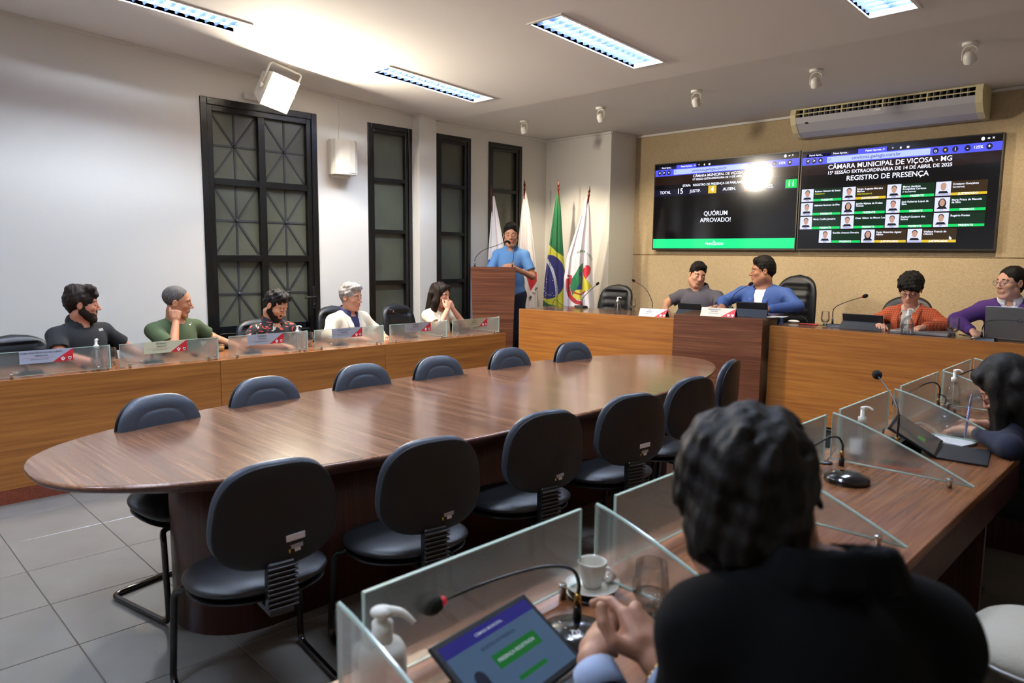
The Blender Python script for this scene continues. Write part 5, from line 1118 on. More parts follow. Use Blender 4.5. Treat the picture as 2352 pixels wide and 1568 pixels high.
# ------------------------------------------------------------------ implicit bodies
def axis(lo, hi, zones, coarse, fine):
    out = [lo]; x = lo
    while x < hi:
        s = fine if any(a-coarse <= x <= b for a, b in zones) else coarse
        x += s; out.append(x)
    return np.array(out, np.float32)
class Field:
    def __init__(s, lo, hi, zones=(), coarse=.011, fine=.004):
        s.ax = [axis(lo[i], hi[i], [(z[0][i], z[1][i]) for z in zones], coarse, fine) for i in range(3)]
        sh = tuple(len(a) for a in s.ax); s.D = np.full(sh, .05, np.float32); s.L = np.zeros(sh, np.int8)
    def sl(s, lo, hi):
        return tuple(slice(max(0, int(np.searchsorted(s.ax[i], lo[i]))-1), int(np.searchsorted(s.ax[i], hi[i]))+1) for i in range(3))
    def grid(s, q): return np.stack(np.meshgrid(s.ax[0][q[0]], s.ax[1][q[1]], s.ax[2][q[2]], indexing='ij'), -1)
    def put(s, fn, c, R, k, lab, sub=False, cap=.05):
        m = R+k+.03; q = s.sl([c[i]-m for i in range(3)], [c[i]+m for i in range(3)])
        if any(z.stop <= z.start for z in q): return
        P = s.grid(q); d = fn(P).astype(np.float32); A = s.D[q]
        if P.size == 0 or A.size == 0: return
        if sub:
            d = -d; h = np.clip(.5-.5*(A-d)/k, 0, 1) if k > 0 else (d > A).astype(np.float32); N = A*(1-h)+d*h+k*h*(1-h); s.D[q] = N; return
        if k > 0:
            h = np.clip(.5+.5*(A-d)/k, 0, 1); N = A*(1-h)+d*h-k*h*(1-h)
        else: N = np.minimum(A, d)
        s.L[q] = np.where(d < A, lab, s.L[q]); s.D[q] = N
    def ell(s, c, r, k=.02, lab=0, R=None, sub=False):
        c = np.array(c, np.float32); r = np.array(r, np.float32); Rm = None if R is None else np.array(R, np.float32)
        def fn(P):
            p = P-c
            if Rm is not None: p = p @ Rm
            a = np.sqrt(((p/r)**2).sum(-1)); b = np.sqrt(((p/(r*r))**2).sum(-1)); return a*(a-1)/np.maximum(b, 1e-6)
        s.put(fn, c, float(r.max()), k, lab, sub)
    def cap(s, a, b, ra, rb, k=.02, lab=0, sub=False, flat=None):
        a = np.array(a, np.float32); b = np.array(b, np.float32); ab = b-a; L2 = float(ab @ ab)+1e-9
        def fn(P):
            t = np.clip(((P-a) @ ab)/L2, 0, 1); v = P-a-t[..., None]*ab
            if flat is not None:
                n = np.array(flat[0], np.float32); vn = v @ n; v = v+(vn*(1/flat[1]-1))[..., None]*n
            return np.sqrt((v**2).sum(-1))-(ra+(rb-ra)*t)
        s.put(fn, (a+b)/2, math.sqrt(L2)/2+max(ra, rb), k, lab, sub)
    def clip(s, p, n, k=.004):
        """keep the side where (x-p).n < 0"""
        P = s.grid((slice(None),)*3); d = (P-np.array(p, np.float32)) @ np.array(n, np.float32); h = np.clip(.5-.5*(s.D-d)/k, 0, 1); s.D = (s.D*(1-h)+d*h+k*h*(1-h)).astype(np.float32)
    def noise(s, amp, fr, seed=0, dirs=None):
        P = s.grid((slice(None),)*3); rs = np.random.RandomState(seed); d = np.zeros(s.D.shape, np.float32)
        for i in range(6):
            v = rs.normal(size=3); v = v/np.linalg.norm(v)*fr*(1+.6*i*.5)
            if dirs is not None: v = v*np.array(dirs)
            d += np.sin(P @ v.astype(np.float32)+rs.rand()*6)/(1+.5*i)
        s.D += d*amp/2
    def mesh(s, name):
        Dd = s.D; S = Dd < 0; n0, n1, n2 = Dd.shape
        off = [(i, j, k) for i in (0, 1) for j in (0, 1) for k in (0, 1)]
        cnt = sum(S[i:n0-1+i, j:n1-1+j, k:n2-1+k].astype(np.int8) for i, j, k in off)
        act = (cnt > 0) & (cnt < 8); I = np.argwhere(act)
        if len(I) == 0: return None
        V = {o: Dd[I[:, 0]+o[0], I[:, 1]+o[1], I[:, 2]+o[2]] for o in off}; A = [s.ax[q] for q in range(3)]
        pos = {o: np.stack([A[q][I[:, q]+o[q]] for q in range(3)], -1) for o in off}
        acc = np.zeros((len(I), 3)); num = np.zeros(len(I))
        for o in off:
            for q in range(3):
                if o[q] == 0:
                    p = tuple(1 if x == q else o[x] for x in range(3)); a, b = V[o], V[p]; m = (a < 0) != (b < 0)
                    t = np.where(m, a/np.where(np.abs(a-b) < 1e-9, 1, a-b), 0); acc[m] += (pos[o]+(pos[p]-pos[o])*t[:, None])[m]; num[m] += 1
        vs = acc/num[:, None]; idx = np.full(act.shape, -1, np.int32); idx[act] = np.arange(len(I)); F = []
        for q in range(3):
            a = S[:-1] if q == 0 else (S[:, :-1] if q == 1 else S[:, :, :-1]); b = S[1:] if q == 0 else (S[:, 1:] if q == 1 else S[:, :, 1:])
            E = np.argwhere(a != b); r, t = [(1, 2), (2, 0), (0, 1)][q]
            ok = (E[:, r] > 0) & (E[:, t] > 0) & (E[:, r] < Dd.shape[r]-1) & (E[:, t] < Dd.shape[t]-1); E = E[ok]
            def g(dr, dt):
                G = E.copy(); G[:, r] += dr; G[:, t] += dt; return idx[G[:, 0], G[:, 1], G[:, 2]]
            qd = np.stack([g(-1, -1), g(0, -1), g(0, 0), g(-1, 0)], -1); neg = S[E[:, 0], E[:, 1], E[:, 2]]
            qd[~neg] = qd[~neg][:, ::-1]; F.append(qd)
        f = np.concatenate(F); f = f[(f >= 0).all(1)]
        lab = s.L[I[:, 0], I[:, 1], I[:, 2]]; me = D.meshes.new(name); npmesh(me, vs, f); me.polygons.foreach_set('material_index', lab[f[:, 0]].astype(np.int32)); return me
def fobj(F, name, mats, parent, label=None, sm=0):
    me = F.mesh(name)
    if me is None: return None
    for m in mats: me.materials.append(m)
    o = D.objects.new(name, me); link(o, parent)
    if label: o['label'] = label
    if sm:
        md = o.modifiers.new('s', 'SMOOTH'); md.factor = .5; md.iterations = sm
    return o
def Rm(yaw=0, pitch=0, roll=0):
    """yaw left, pitch nods down, roll tilts to the person's right"""
    return np.array(Matrix.Rotation(yaw, 3, 'Z') @ Matrix.Rotation(-pitch, 3, 'X') @ Matrix.Rotation(roll, 3, 'Y'))
_mc = {}
def cm(name, hexc, rough=.7, **k):
    if name not in _mc: _mc[name] = mat(name, hexc, rough, **k)
    return _mc[name]
def hand(F, W, d, n, side, curl=(.5, .5, .55, .6), sc=1., lab=0, spread=.10, thumb=(.6, .5), thc=.5, only=None):
    """W wrist, d pointing direction, n back-of-hand normal, side +1: thumb towards d x n"""
    d = np.array(d, float); d /= np.linalg.norm(d); n = np.array(n, float); n -= d*(n @ d); n /= np.linalg.norm(n); x = np.cross(d, n)*side
    W = np.array(W, float); L = lambda a, b, c: W+(d*a+x*b+n*c)*sc
    F.cap(L(0, 0, 0), L(.03, .004, 0), .023*sc, .026*sc, .012, lab, flat=(n, .75))
    F.cap(L(.035, .020, .0), L(.082, .026, .002), .020*sc, .0135*sc, .012, lab); F.cap(L(.03, -.006, 0), L(.085, .004, .003), .020*sc, .0135*sc, .012, lab)
    F.cap(L(.03, -.016, 0), L(.078, -.032, 0), .017*sc, .012*sc, .012, lab); F.cap(L(.03, -.006, 0), L(.083, -.014, .003), .019*sc, .013*sc, .012, lab)
    bx = [.028, .009, -.011, -.030]; ln = [(.038, .024, .020), (.043, .027, .021), (.040, .026, .021), (.031, .020, .019)]; rr = [.0092, .0095, .009, .0080]
    for i in range(4):
        a = curl[i]; b = L(.085-.002*abs(i-1)-(.006 if i == 3 else 0), bx[i], .003); ang = 0; sx = (1.5-i)*spread*.35
        r = rr[i]*sc
        for j in range(3):
            ang += a*(1.0, 1.25, .8)[j]; v = d*math.cos(ang)-n*math.sin(ang)+x*sx*math.cos(ang); v /= np.linalg.norm(v); e = b+v*ln[i][j]*sc
            F.cap(b, e, r*(1.04-.06*j), r*(.98-.07*j), .0035, lab); b = e
    b = L(.018, .022, -.006); dirs = [(math.cos(thumb[0]), math.sin(thumb[0]), -.25), (math.cos(thumb[1]*.6), math.sin(thumb[1]*.6), -.35*thc-.1), (math.cos(thumb[1]*.2), math.sin(thumb[1]*.2)*.6, -.5*thc)]
    for j, (l, r) in enumerate(((.042, .0145), (.032, .0115), (.026, .0105))):
        v = d*dirs[j][0]+x*dirs[j][1]+n*dirs[j][2]; v /= np.linalg.norm(v); e = b+v*l*sc; F.cap(b, e, r*sc, r*.9*sc, .008 if j == 0 else .004, lab); b = e
def head_prims(F, c, R, fem=False, sc=1., fat=0., lab=0, liplab=1):
    T = lambda x, y, z: np.array(c)+(R @ np.array((x, y, z)))*sc
    e = lambda p, r, k, **kw: F.ell(T(*p), np.array(r)*sc, k*sc, R=R, **kw)
    cp = lambda a, b, ra, rb, k, **kw: F.cap(T(*a), T(*b), ra*sc, rb*sc, k*sc, **kw)
    e((0, -.018, .040), (.074, .092, .080), .02, lab=lab)
    e((0, .020, .010), (.066, .072, .085), .02, lab=lab)
    e((0, .026, -.050), (.054+fat, .058+fat*.5, .060), .03, lab=lab)
    j = .050 if not fem else .045
    for s in (-1, 1):
        cp((s*j, -.004, -.052), (s*.022, .060, -.100), .022+fat, .018+fat, .025, lab=lab)
        e((s*.040, .056, -.022), (.022, .022, .018), .02, lab=lab)
    e((0, .068, -.102), (.020, .017, .016), .018, lab=lab)
    cp((-.036, .074, .026), (.036, .074, .026), .010, .010, .014, lab=lab)
    for s in (-1, 1): e((s*.031, .092, .004), (.017, .013, .012), .012, sub=True)
    cp((0, .086, .014), (0, .108, -.026), .0075, .0105, .010, lab=lab); e((0, .107, -.030), (.012, .011, .010), .006, lab=lab)
    for s in (-1, 1): e((s*.013, .097, -.033), (.008, .009, .007), .005, lab=lab)
    e((0, .080, -.062), (.030, .014, .018), .012, lab=lab)
    cp((-.021, .0865, -.060), (.021, .0865, -.060), .0045, .0045, .003, lab=liplab); cp((-.010, .0905, -.058), (.010, .0905, -.058), .0048, .0048, .004, lab=liplab); cp((-.015, .0885, -.068), (.015, .0885, -.068), .0056, .0056, .004, lab=liplab)
    for s in (-1, 1):
        e((s*.078, -.010, -.004), (.008, .019, .030), .006, lab=lab); e((s*.084, -.006, .0), (.005, .010, .016), .004, sub=True)
    for s in (-1, 1): e((s*.031, .077, .003), (.0150, .0135, .0125), .004, lab=lab)
def eyes(root, c, R, sc=1., look=0, closed=False, brow='#2a1c14'):
    for s in (-1, 1):
        if not closed:
            M4 = Matrix(R.tolist()).to_4x4(); o = np.array(c)+(R @ np.array((s*.031, .0815, .003)))*sc; M4.translation = Vector(o); b = MB()
            b.sphere((0, 0, 0), (.0118*sc, .0100*sc, .0058*sc), 14, 0, M=M4)
            b.sphere((look*.004*sc, .0058*sc, 0), (.0050*sc, .0050*sc, .0050*sc), 10, 1, M=M4)
            b.build('eye', [cm('eye_white', '#d8d4cf', .3), cm('iris', '#1c120c', .2)], root)
        pts = [np.array(c)+(R @ np.array((s*x, y, z)))*sc for x, y, z in ((.012, .0865, .024), (.026, .0865, .030), (.044, .077, .027), (.054, .066, .019))]
        MB().tube(smoothpath(pts, 4), [.0028*sc, .0036*sc, .0040*sc, .0042*sc, .0042*sc, .0042*sc, .0040*sc, .0038*sc, .0034*sc, .003*sc, .0026*sc, .002*sc, .0014*sc], 6).build('eyebrow', cm('brow_'+brow, brow, .9), root)
        if closed:
            pts = [np.array(c)+(R @ np.array((s*x, y, z)))*sc for x, y, z in ((.017, .088, .000), (.031, .0925, -.005), (.046, .083, -.001))]
            MB().tube(smoothpath(pts, 4), .0016*sc, 5).build('eyelid', cm('lash', '#1a100c', .9), root)
def hair_mesh(root, c, R, sc, style, colr, seed=1, fine=.005):
    c = np.array(c, float); T = lambda x, y, z: c+(R @ np.array((x, y, z)))*sc
    ext = .36 if style in ('long', 'verylong') else .20
    F = Field(c-np.array((.2, .2, ext+.06)), c+np.array((.2, .2, .2)), (), fine, fine); F.D[:] = .08
    e = lambda p, r, k, **kw: F.ell(T(*p), np.array(r)*sc, k*sc, R=R, **kw); cp = lambda a, b, ra, rb, k, **kw: F.cap(T(*a), T(*b), ra*sc, rb*sc, k*sc, **kw)
    th = {'buzz': .004, 'short': .007, 'quiff': .008, 'wavy': .013, 'crop': .012, 'pixie': .018, 'back': .010, 'long': .016, 'verylong': .018, 'bun': .008}[style]
    e((0, -.018, .040), (.074+th, .092+th, .080+th), .01)
    if style in ('short', 'quiff', 'crop', 'wavy', 'back', 'pixie'): cp((0, -.060, -.01), (0, -.055, -.045), .052, .034, .03)
    if style == 'wavy':
        cp((-.02, .06, .10), (.05, .085, .075), .032, .018, .02); cp((-.05, .02, .105), (.04, .05, .112), .035, .030, .02); e((-.01, -.05, .10), (.07, .06, .04), .02); cp((.03, .08, .075), (.055, .085, .045), .014, .006, .01)
        for s in (-1, 1): cp((s*.072, .01, .05), (s*.074, .0, .0), .016, .008, .01)
    if style == 'quiff':
        cp((-.04, .055, .105), (.045, .06, .105), .028, .028, .02); e((0, .01, .115), (.06, .07, .028), .02)
        for s in (-1, 1): cp((s*.074, .012, .03), (s*.074, .012, -.03), .007, .005, .01)
    if style == 'short':
        cp((-.035, .055, .098), (.035, .055, .098), .024, .024, .02); e((0, -.01, .075), (.072, .088, .072), .02)
        for s in (-1, 1): cp((s*.071, .008, .03), (s*.073, .008, .0), .006, .003, .01)
    if style == 'crop':
        e((0, .0, .10), (.072, .088, .036), .02); cp((-.04, .058, .09), (.04, .058, .09), .022, .022, .02)
        for s in (-1, 1): cp((s*.075, .0, .04), (s*.076, -.005, -.01), .014, .010, .01)
    if style == 'back':
        e((0, -.02, .07), (.088, .108, .082), .02); e((0, -.06, .0), (.078, .062, .075), .02); e((.02, .02, .125), (.05, .05, .022), .02)
        for s in (-1, 1): cp((s*.078, -.01, .04), (s*.078, .0, -.02), .018, .012, .01)
    if style == 'pixie':
        e((0, -.03, .07), (.094, .10, .078), .02); cp((-.05, .075, .055), (.06, .07, .075), .022, .022, .02); cp((.02, .085, .05), (-.06, .07, .045), .018, .014, .02)
        for s in (-1, 1): cp((s*.078, .01, .03), (s*.078, .0, -.015), .016, .008, .01)
    if style in ('long', 'verylong'):
        dz = .20 if style == 'long' else .30; w = .045 if style == 'long' else .05
        for s in (-1, 1):
            cp((s*.070, .015, .05), (s*.088, .018, -.06), .030, .036, .02); cp((s*.088, .018, -.06), (s*.095, .02, -dz), .038, .030, .02); cp((s*.07, -.05, 0), (s*.07, -.06, -dz-.01), .05, .035, .02)
        cp((0, -.06, .0), (0, -.07, -dz), .075, .055, .03); cp((-.03, .055, .09), (.03, .055, .09), .028, .028, .02)
        if style == 'verylong':
            for s in (-1, 1):
                p0 = T(s*.078, .035, .03); p1 = T(s*.085, .07, -.05); F.cap(p0, p1, .030, .030, .02); F.cap(p1, p1+np.array((0, -.02, -.13)), .032, .034, .02); F.cap(p1+np.array((0, -.02, -.13)), p1+np.array((0, -.06, -.28)), .036, .022, .02)
                p2 = T(s*.07, -.05, -.05); F.cap(p2, p2+np.array((0, .02, -.30)), .05, .03, .03)
    if style == 'bun': cp((0, -.09, .0), (0, -.13, -.01), .04, .045, .02); cp((0, -.05, -.02), (0, -.05, -.06), .06, .04, .02)
    # carve the face and the neck side
    hl = {'buzz': .085, 'short': .072, 'quiff': .075, 'wavy': .062, 'crop': .070, 'pixie': .040, 'back': .070, 'long': .078, 'verylong': .075, 'bun': .082}[style]
    F.ell(T(0, .108, hl-.100), np.array((.064, .078, .104))*sc, .006*sc, R=R, sub=True)
    if style in ('buzz', 'short', 'quiff', 'crop', 'wavy', 'back', 'bun', 'pixie'):
        for s in (-1, 1): F.ell(T(s*.088, .030, -.052), np.array((.036, .072, .058))*sc, .006*sc, R=R, sub=True); F.ell(T(s*.084, -.006, -.008), np.array((.022, .022, .030))*sc, .004*sc, R=R, sub=True)
        F.ell(T(0, -.02, -.135), np.array((.12, .13, .065))*sc, .01*sc, R=R, sub=True)
    amp = {'buzz': .0006, 'short': .0026, 'quiff': .005, 'wavy': .0035, 'crop': .005, 'pixie': .006, 'back': .006, 'long': .007, 'verylong': .004, 'bun': .0018}[style]
    F.noise(amp, 130 if style not in ('long', 'verylong') else 60, seed, None if style not in ('long', 'verylong') else (1.4, 1.4, .35))
    return fobj(F, 'hair', [colr], root, sm=1)
def hairmat(name, c1, c2):
    m = mat(name, c1, .6, spec=.2); nt = m.node_tree; L = nt.links.new; b = nt.nodes['Principled BSDF']; tc = nt.nodes.new('ShaderNodeTexCoord'); mp = nt.nodes.new('ShaderNodeMapping'); mp.inputs['Scale'].default_value = (190, 190, 26); L(tc.outputs['Object'], mp.inputs[0])
    n = nt.nodes.new('ShaderNodeTexNoise'); n.inputs['Scale'].default_value = 1; n.inputs['Detail'].default_value = 3; n.inputs['Distortion'].default_value = 1.2; L(mp.outputs[0], n.inputs['Vector'])
    r = nt.nodes.new('ShaderNodeValToRGB'); r.color_ramp.elements[0].position = .35; r.color_ramp.elements[1].position = .7; r.color_ramp.elements[0].color = sr(c1); r.color_ramp.elements[1].color = sr(c2); L(n.outputs['Fac'], r.inputs[0]); L(r.outputs[0], b.inputs['Base Color'])
    bp = nt.nodes.new('ShaderNodeBump'); bp.inputs['Strength'].default_value = .6; bp.inputs['Distance'].default_value = .004; L(n.outputs['Fac'], bp.inputs['Height']); L(bp.outputs[0], b.inputs['Normal']); return m
H_black = hairmat('black_hair', '#0b0908', '#1f1915'); H_brown = hairmat('dark_brown_hair', '#120c09', '#2e211a'); H_grey = hairmat('grey_hair', '#6d6a67', '#b5b1ab'); H_salt = hairmat('grizzled_hair', '#2e2a28', '#6e6862')
def beard(root, c, R, sc, colr, full=True, seed=3):
    c = np.array(c, float); T = lambda x, y, z: c+(R @ np.array((x, y, z)))*sc; F = Field(c-.17, c+.15, (), .004, .004); F.D[:] = .08
    g = .006 if full else .0028
    F.ell(T(0, .026, -.050), np.array((.056+g, .060+g, .062+g))*sc, .02*sc, R=R)
    for s in (-1, 1): F.cap(T(s*.050, -.002, -.048), T(s*.022, .062, -.102), (.022+g)*sc, (.019+g)*sc, .02*sc); F.cap(T(s*.068, .012, -.005), T(s*.052, .004, -.055), .009*sc, .022*sc, .01*sc)
    F.cap(T(-.020, .088, -.050), T(.020, .088, -.050), .0062*sc, .0062*sc, .006*sc); F.ell(T(0, .070, -.105), np.array((.024+g, .020+g, .020+g))*sc, .02*sc, R=R)
    F.ell(T(0, .060, .012), np.array((.068, .070, .056))*sc, .006*sc, R=R, sub=True); F.ell(T(0, .096, -.062), np.array((.022, .022, .0085))*sc, .004*sc, R=R, sub=True)
    for s in (-1, 1): F.ell(T(s*.040, .066, -.036), np.array((.024, .028, .022))*sc, .006*sc, R=R, sub=True)
    F.ell(T(0, -.075, -.03), np.array((.12, .068, .12))*sc, .004*sc, R=R, sub=True); F.noise(.001, 150, seed); return fobj(F, 'beard', [colr], root)
def glasses(root, c, R, sc, col='#2a1410', r=.019):
    T = lambda x, y, z: np.array(c)+(R @ np.array((x, y, z)))*sc; b = MB()
    for s in (-1, 1):
        b.tube([T(s*.033+1.15*r*math.cos(2*PI*i/20), .102-.10*abs(1.15*r*math.cos(2*PI*i/20))*(1 if s*math.cos(2*PI*i/20) > 0 else 0), .000+r*math.sin(2*PI*i/20)) for i in range(20)], .0019*sc, 6, closed=True)
        b.tube([T(s*.054, .099, .006), T(s*.076, .060, .006), T(s*.083, -.005, .006)], .0018*sc, 6)
    b.tube([T(-.012, .102, .004), T(0, .105, .008), T(.012, .102, .004)], .0018*sc, 6); return b.build('glasses', cm('frame_'+col, col, .3), root)
def person(label, loc, deg, hc, hrot=(0, 0, 0), skin='#a8755a', hair=('short', H_black), fem=False, sc=1., fat=0., shw=.195, arms=None, hands=None, lean=0., eyeclosed=False, top=None, sitz=.47, beardm=None, glass=None,
           belly=0., armr=1., look=0, headfine=.004, legs='sit', trousers='#20232c', collar=None, sleeve='short', neckopen=.06, vneck=0, hfine=.004, zfix=None, group=None, brow='#20150f', cut=None, shirt_noise=.004, nboff=None):
    """everything in the person's own frame, facing +y; hc = head centre, z measured from the floor under the person"""
    t = thing('person', label, 'person', loc, math.radians(deg), group); hc = np.array(hc, float); R = Rm(*[math.radians(a) for a in hrot])
    nb = hc-np.array((0, .0, 0))-(R @ np.array((0, .026, 0)))*1.0; nb = np.array((hc[0]*.75, hc[1]-.035, hc[2]-.140*sc)); px, py, pz = 0, 0, sitz+.09
    if nboff is not None: nb = hc+np.array(nboff)
    ch = np.array((nb[0]*.7, nb[1]*.8+py*.2-.0, nb[2]-.17)); ab = np.array((nb[0]*.3, nb[1]*.4, (ch[2]+pz)/2-.02)); pv = np.array((px, py, pz))
    sh = [np.array((nb[0]*.9+s*(shw-.025), nb[1]-.005, nb[2]-.072)) for s in (-1, 1)]
    if arms is None: arms = [((-.26, nb[1]+.06, nb[2]-.33), (-.14, nb[1]+.30, .80-loc[2]+.03)), ((.26, nb[1]+.06, nb[2]-.33), (.14, nb[1]+.30, .80-loc[2]+.03))]
    arms = [[np.array(p, float) for p in a] for a in arms]; hands = hands or [None, None]
    A = np.array; xs = [hc]+[p for a in arms for p in a]+sh+[pv]; lo = np.min(xs, 0)-.22; hi = np.max(xs, 0)+.22; lo[2] = min(lo[2], pz-.13); hi[2] = hc[2]+.18
    zones = [(hc-A((.13, .15, .16)), hc+A((.13, .15, .16)))]+[(a[1]-.14, a[1]+.14) for a in arms]
    F = Field(lo, hi, zones, .014, headfine)
    head_prims(F, hc, R, fem, sc, fat); nk = R @ A((0, -.022, -.075)); F.cap(hc+nk*sc, nb+A((0, -.01, -.02)), (.046 if fem else .054)*sc+fat*.8, (.054 if fem else .062)+fat, .03)
    # trunk under the clothes
    bl = belly
    F.ell(ch, (shw-.055, .095+bl*.5, .17), .05); F.ell(ab, (.13+bl, .095+bl, .15), .05); F.ell(pv, (.16, .11, .10), .05)
    F.cap(sh[0], sh[1], .045, .045, .04)
    for s, a in enumerate(arms):
        el, wr = a; F.cap(sh[s], el, .044*armr, .036*armr, .03); F.cap(el, wr, .037*armr, .0225*armr, .02)
        h = hands[s]
        if h: hand(F, wr, h['d'], h['n'], h.get('side', -1 if s == 1 else 1), h.get('curl', (.5, .5, .55, .6)), h.get('sc', .95 if not fem else .88), 0, h.get('spread', .1), h.get('thumb', (.6, .5)), h.get('thc', .5))
        else:
            v = wr-el; v /= np.linalg.norm(v); hand(F, wr, v+A((0, 0, -.15)), A((0, 0, 1)), -1 if s == 1 else 1, sc=.95 if not fem else .88)
    skm = cm('skin_'+skin, skin, .5, spec=.35); lp = tuple(c*.78 if i else c*.95 for i, c in enumerate(sr(skin)[:3]))
    lipm = _mc.setdefault('lip_'+skin, mat('lip_'+skin, (lp[0], lp[1]*.75, lp[2]*.8), .45)); b = fobj(F, 'body', [skm, lipm], t, sm=1)
    eyes(t, hc, R, sc, look, eyeclosed, brow); hair_mesh(t, hc, R, sc, hair[0], hair[1], fine=hfine)
    if beardm: beard(t, hc, R, sc, beardm[0], beardm[1])
    if glass: glasses(t, hc, R, sc, glass)
    # ---------------- clothes
    def garment(name, m, grow, slv, open_=None, cutv=0, seedn=1, hem=None, coll=None, lab_=None, nz=shirt_noise):
        G = Field(lo-.06, A((hi[0]+.06, hi[1]+.06, nb[2]+.12)), (), .0085, .0085)
        G.ell(ch, (shw-.040+grow, .112+bl*.5+grow, .18+grow), .05); G.ell(ab, (.148+bl+grow, .112+bl+grow, .165), .05); G.ell(pv+A((0, 0, .03)), (.175+grow, .13+grow, .10), .05); G.cap(sh[0], sh[1], .046+grow, .046+grow, .05)
        for s in (0, 1): G.cap(A((nb[0]+(s-.5)*.09, nb[1]-.01, nb[2]-.012)), sh[s], .036+grow, .048+grow, .03)
        for s, a in enumerate(arms):
            el, wr = a
            if slv == 'short': e2 = sh[s]+(el-sh[s])*.72; G.cap(sh[s], e2, .052*armr+grow, .059*armr+grow, .03); v = (el-sh[s])/np.linalg.norm(el-sh[s]); c_ = e2+v*.045; G.ell(c_, (.075+grow,)*3, .004, sub=False) if False else None
            elif slv == 'long': G.cap(sh[s], el, .050*armr+grow, .047*armr+grow, .03); G.cap(el, el+(wr-el)*.84, .046*armr+grow, .030*armr+grow, .02)
        if nz: G.noise(nz, 24, seedn)
        # opening for the neck and, for jackets, the front wedge
        if open_: G.cap(nb+A((0, .010, -.005)), nb+A((0, .0, .14)), open_, open_+.012, .006, sub=True)
        if coll == 'polo' or coll == 'shirt':
            n = 14
            for i in range(n):
                a0, a1 = [PI*.5+.42+(2*PI-.84)*q/n for q in (i, i+1)]; r = .067+fat; z0 = nb[2]+.036; Q = []
                for lv, (dr, dz) in enumerate(((0, 0), (.006, -.014), (.014, -.030))):
                    Q.append([A((nb[0]+(r+dr)*math.cos(x), nb[1]-.012+(r+dr)*math.sin(x)*.95, z0-.022*math.sin(x)+dz)) for x in (a0, a1)])
                for q in Q: G.cap(q[0], q[1], .0095, .0095, .006)
                G.cap(Q[0][0], Q[1][0], .0095, .0095, .006); G.cap(Q[1][0], Q[2][0], .0095, .0095, .006)
        if cutv:
            for k_ in range(7):
                q = k_/6; G.ell((nb[0]*(1-q*.5), nb[1]+.125+bl*q, nb[2]-.02-cutv*q), (.052*(1-q)+.006, .11, .05), .004, sub=True)
        if slv == 'short':
            for s, a in enumerate(arms):
                v = (a[0]-sh[s]); v = v/np.linalg.norm(v); e2 = sh[s]+(a[0]-sh[s])*.80; G.cap(e2+v*.050, a[0]+v*.12, .088, .088, .004, sub=True) if np.linalg.norm(a[0]-sh[s]) > .1 else None
        return fobj(G, name, [m], t, sm=1)
    if top: top(locals())
    # legs
    Lg = Field(lo-A((.1, .1, pz)), A((hi[0], max(hi[1], .75), pz+.14)), (), .016, .016)
    if legs == 'sit':
        for s in (-1, 1):
            Lg.cap((s*.09, -.02, pz-.01), (s*.12, .40, sitz+.075), .088, .066, .05); Lg.cap((s*.12, .40, sitz+.075), (s*.12, .36, .10), .064, .044, .03)
        Lg.ell(pv, (.185, .135, .10), .05)
    else:
        for s in (-1, 1): Lg.cap((s*.085, 0, pz), (s*.10, .01, .48), .092, .068, .05); Lg.cap((s*.10, .01, .48), (s*.11, -.01, .09), .066, .048, .03)
        Lg.ell(pv, (.18, .125, .12), .05)
    Lg.clip((0, 0, pz+.10), (0, 0, 1)); fobj(Lg, 'trousers', [cm('cloth_'+trousers, trousers, .85)], t, sm=1)
    b = MB(); fy = .36 if legs == 'sit' else -.01
    for s in (-1, 1):
        b = MB(); b.sphere((s*.12, fy+.06, .042), (.042, .13, .040), 14); b.sphere((s*.12, fy-.02, .06), (.038, .05, .058), 12); b.build('shoe', cm('shoe', '#121110', .4), t)
    return t
def polo(m, coll='polo', op=.064, slv='short', nz=.004):
    return lambda L: L['garment']('shirt', m, 0., slv, op, 0, 2, coll=coll, nz=nz)
def jacket(mj, ms, cutv=.28, coll=None, inner_op=.060, slv='long', lapel=None, incoll='shirt', jcoll=None, jopen=.080):
    def f(L):
        L['garment']('shirt', ms, -.004, 'none', inner_op, 0, 3, coll=incoll, nz=.001)
        j = L['garment']('jacket', mj, .010, slv, jopen, cutv, 5, coll=jcoll)
        nb, bl = L['nb'], L['belly']
        # lapels along the opening
        for s in (-1, 1):
            G = Field(nb+np.array((-.18, -.12, -cutv-.12)), nb+np.array((.18, .26, .10)), (), .007, .007)
            p = [nb+np.array(v) for v in ((s*.066, -.03, .030), (s*.080, .055, -.03), (s*.072, .118+bl*.3, -.12), (s*.022, .142+bl*.9, -.03-cutv*.95))]
            rr = [.010, .022, .026, .008]
            for a, b_, r0, r1 in zip(p[:-1], p[1:], rr[:-1], rr[1:]): G.cap(a, b_, r0, r1, .010, flat=((0, .93, .35), .34))
            fobj(G, 'lapel', [lapel or mj], j, sm=1)
    return f
GP1, GP2 = None, None
C_blackpolo = mat('black_polo', '#101114', .9); C_green = mat('green_tshirt', '#3c4a2c', .9); C_cream = mat('cream_linen', '#cfc6b4', .85); C_navysh = mat('navy_shirt', '#191a4a', .7)
C_womcream = mat('cream_top', '#e2d9c0', .85); C_blue = mat('blue_polo', '#5c8cc4', .85); C_greypolo = mat('grey_polo', '#4a474f', .85); C_bluej = mat('blue_blazer', '#33508c', .75); C_white = mat('white_tee', '#e9e9ee', .85)
C_grey = mat('grey_turtleneck', '#a9a69f', .9, bump=300, bstr=.3); C_purple = mat('purple_cardigan', '#4b2a6a', .9, bump=250, bstr=.3); C_suit = mat('black_suit', '#050506', .95, spec=.15); C_navy = mat('navy_jumper', '#0f1428', .95); C_lightblue = mat('pale_blue_shirt', '#8fa0c0', .8)
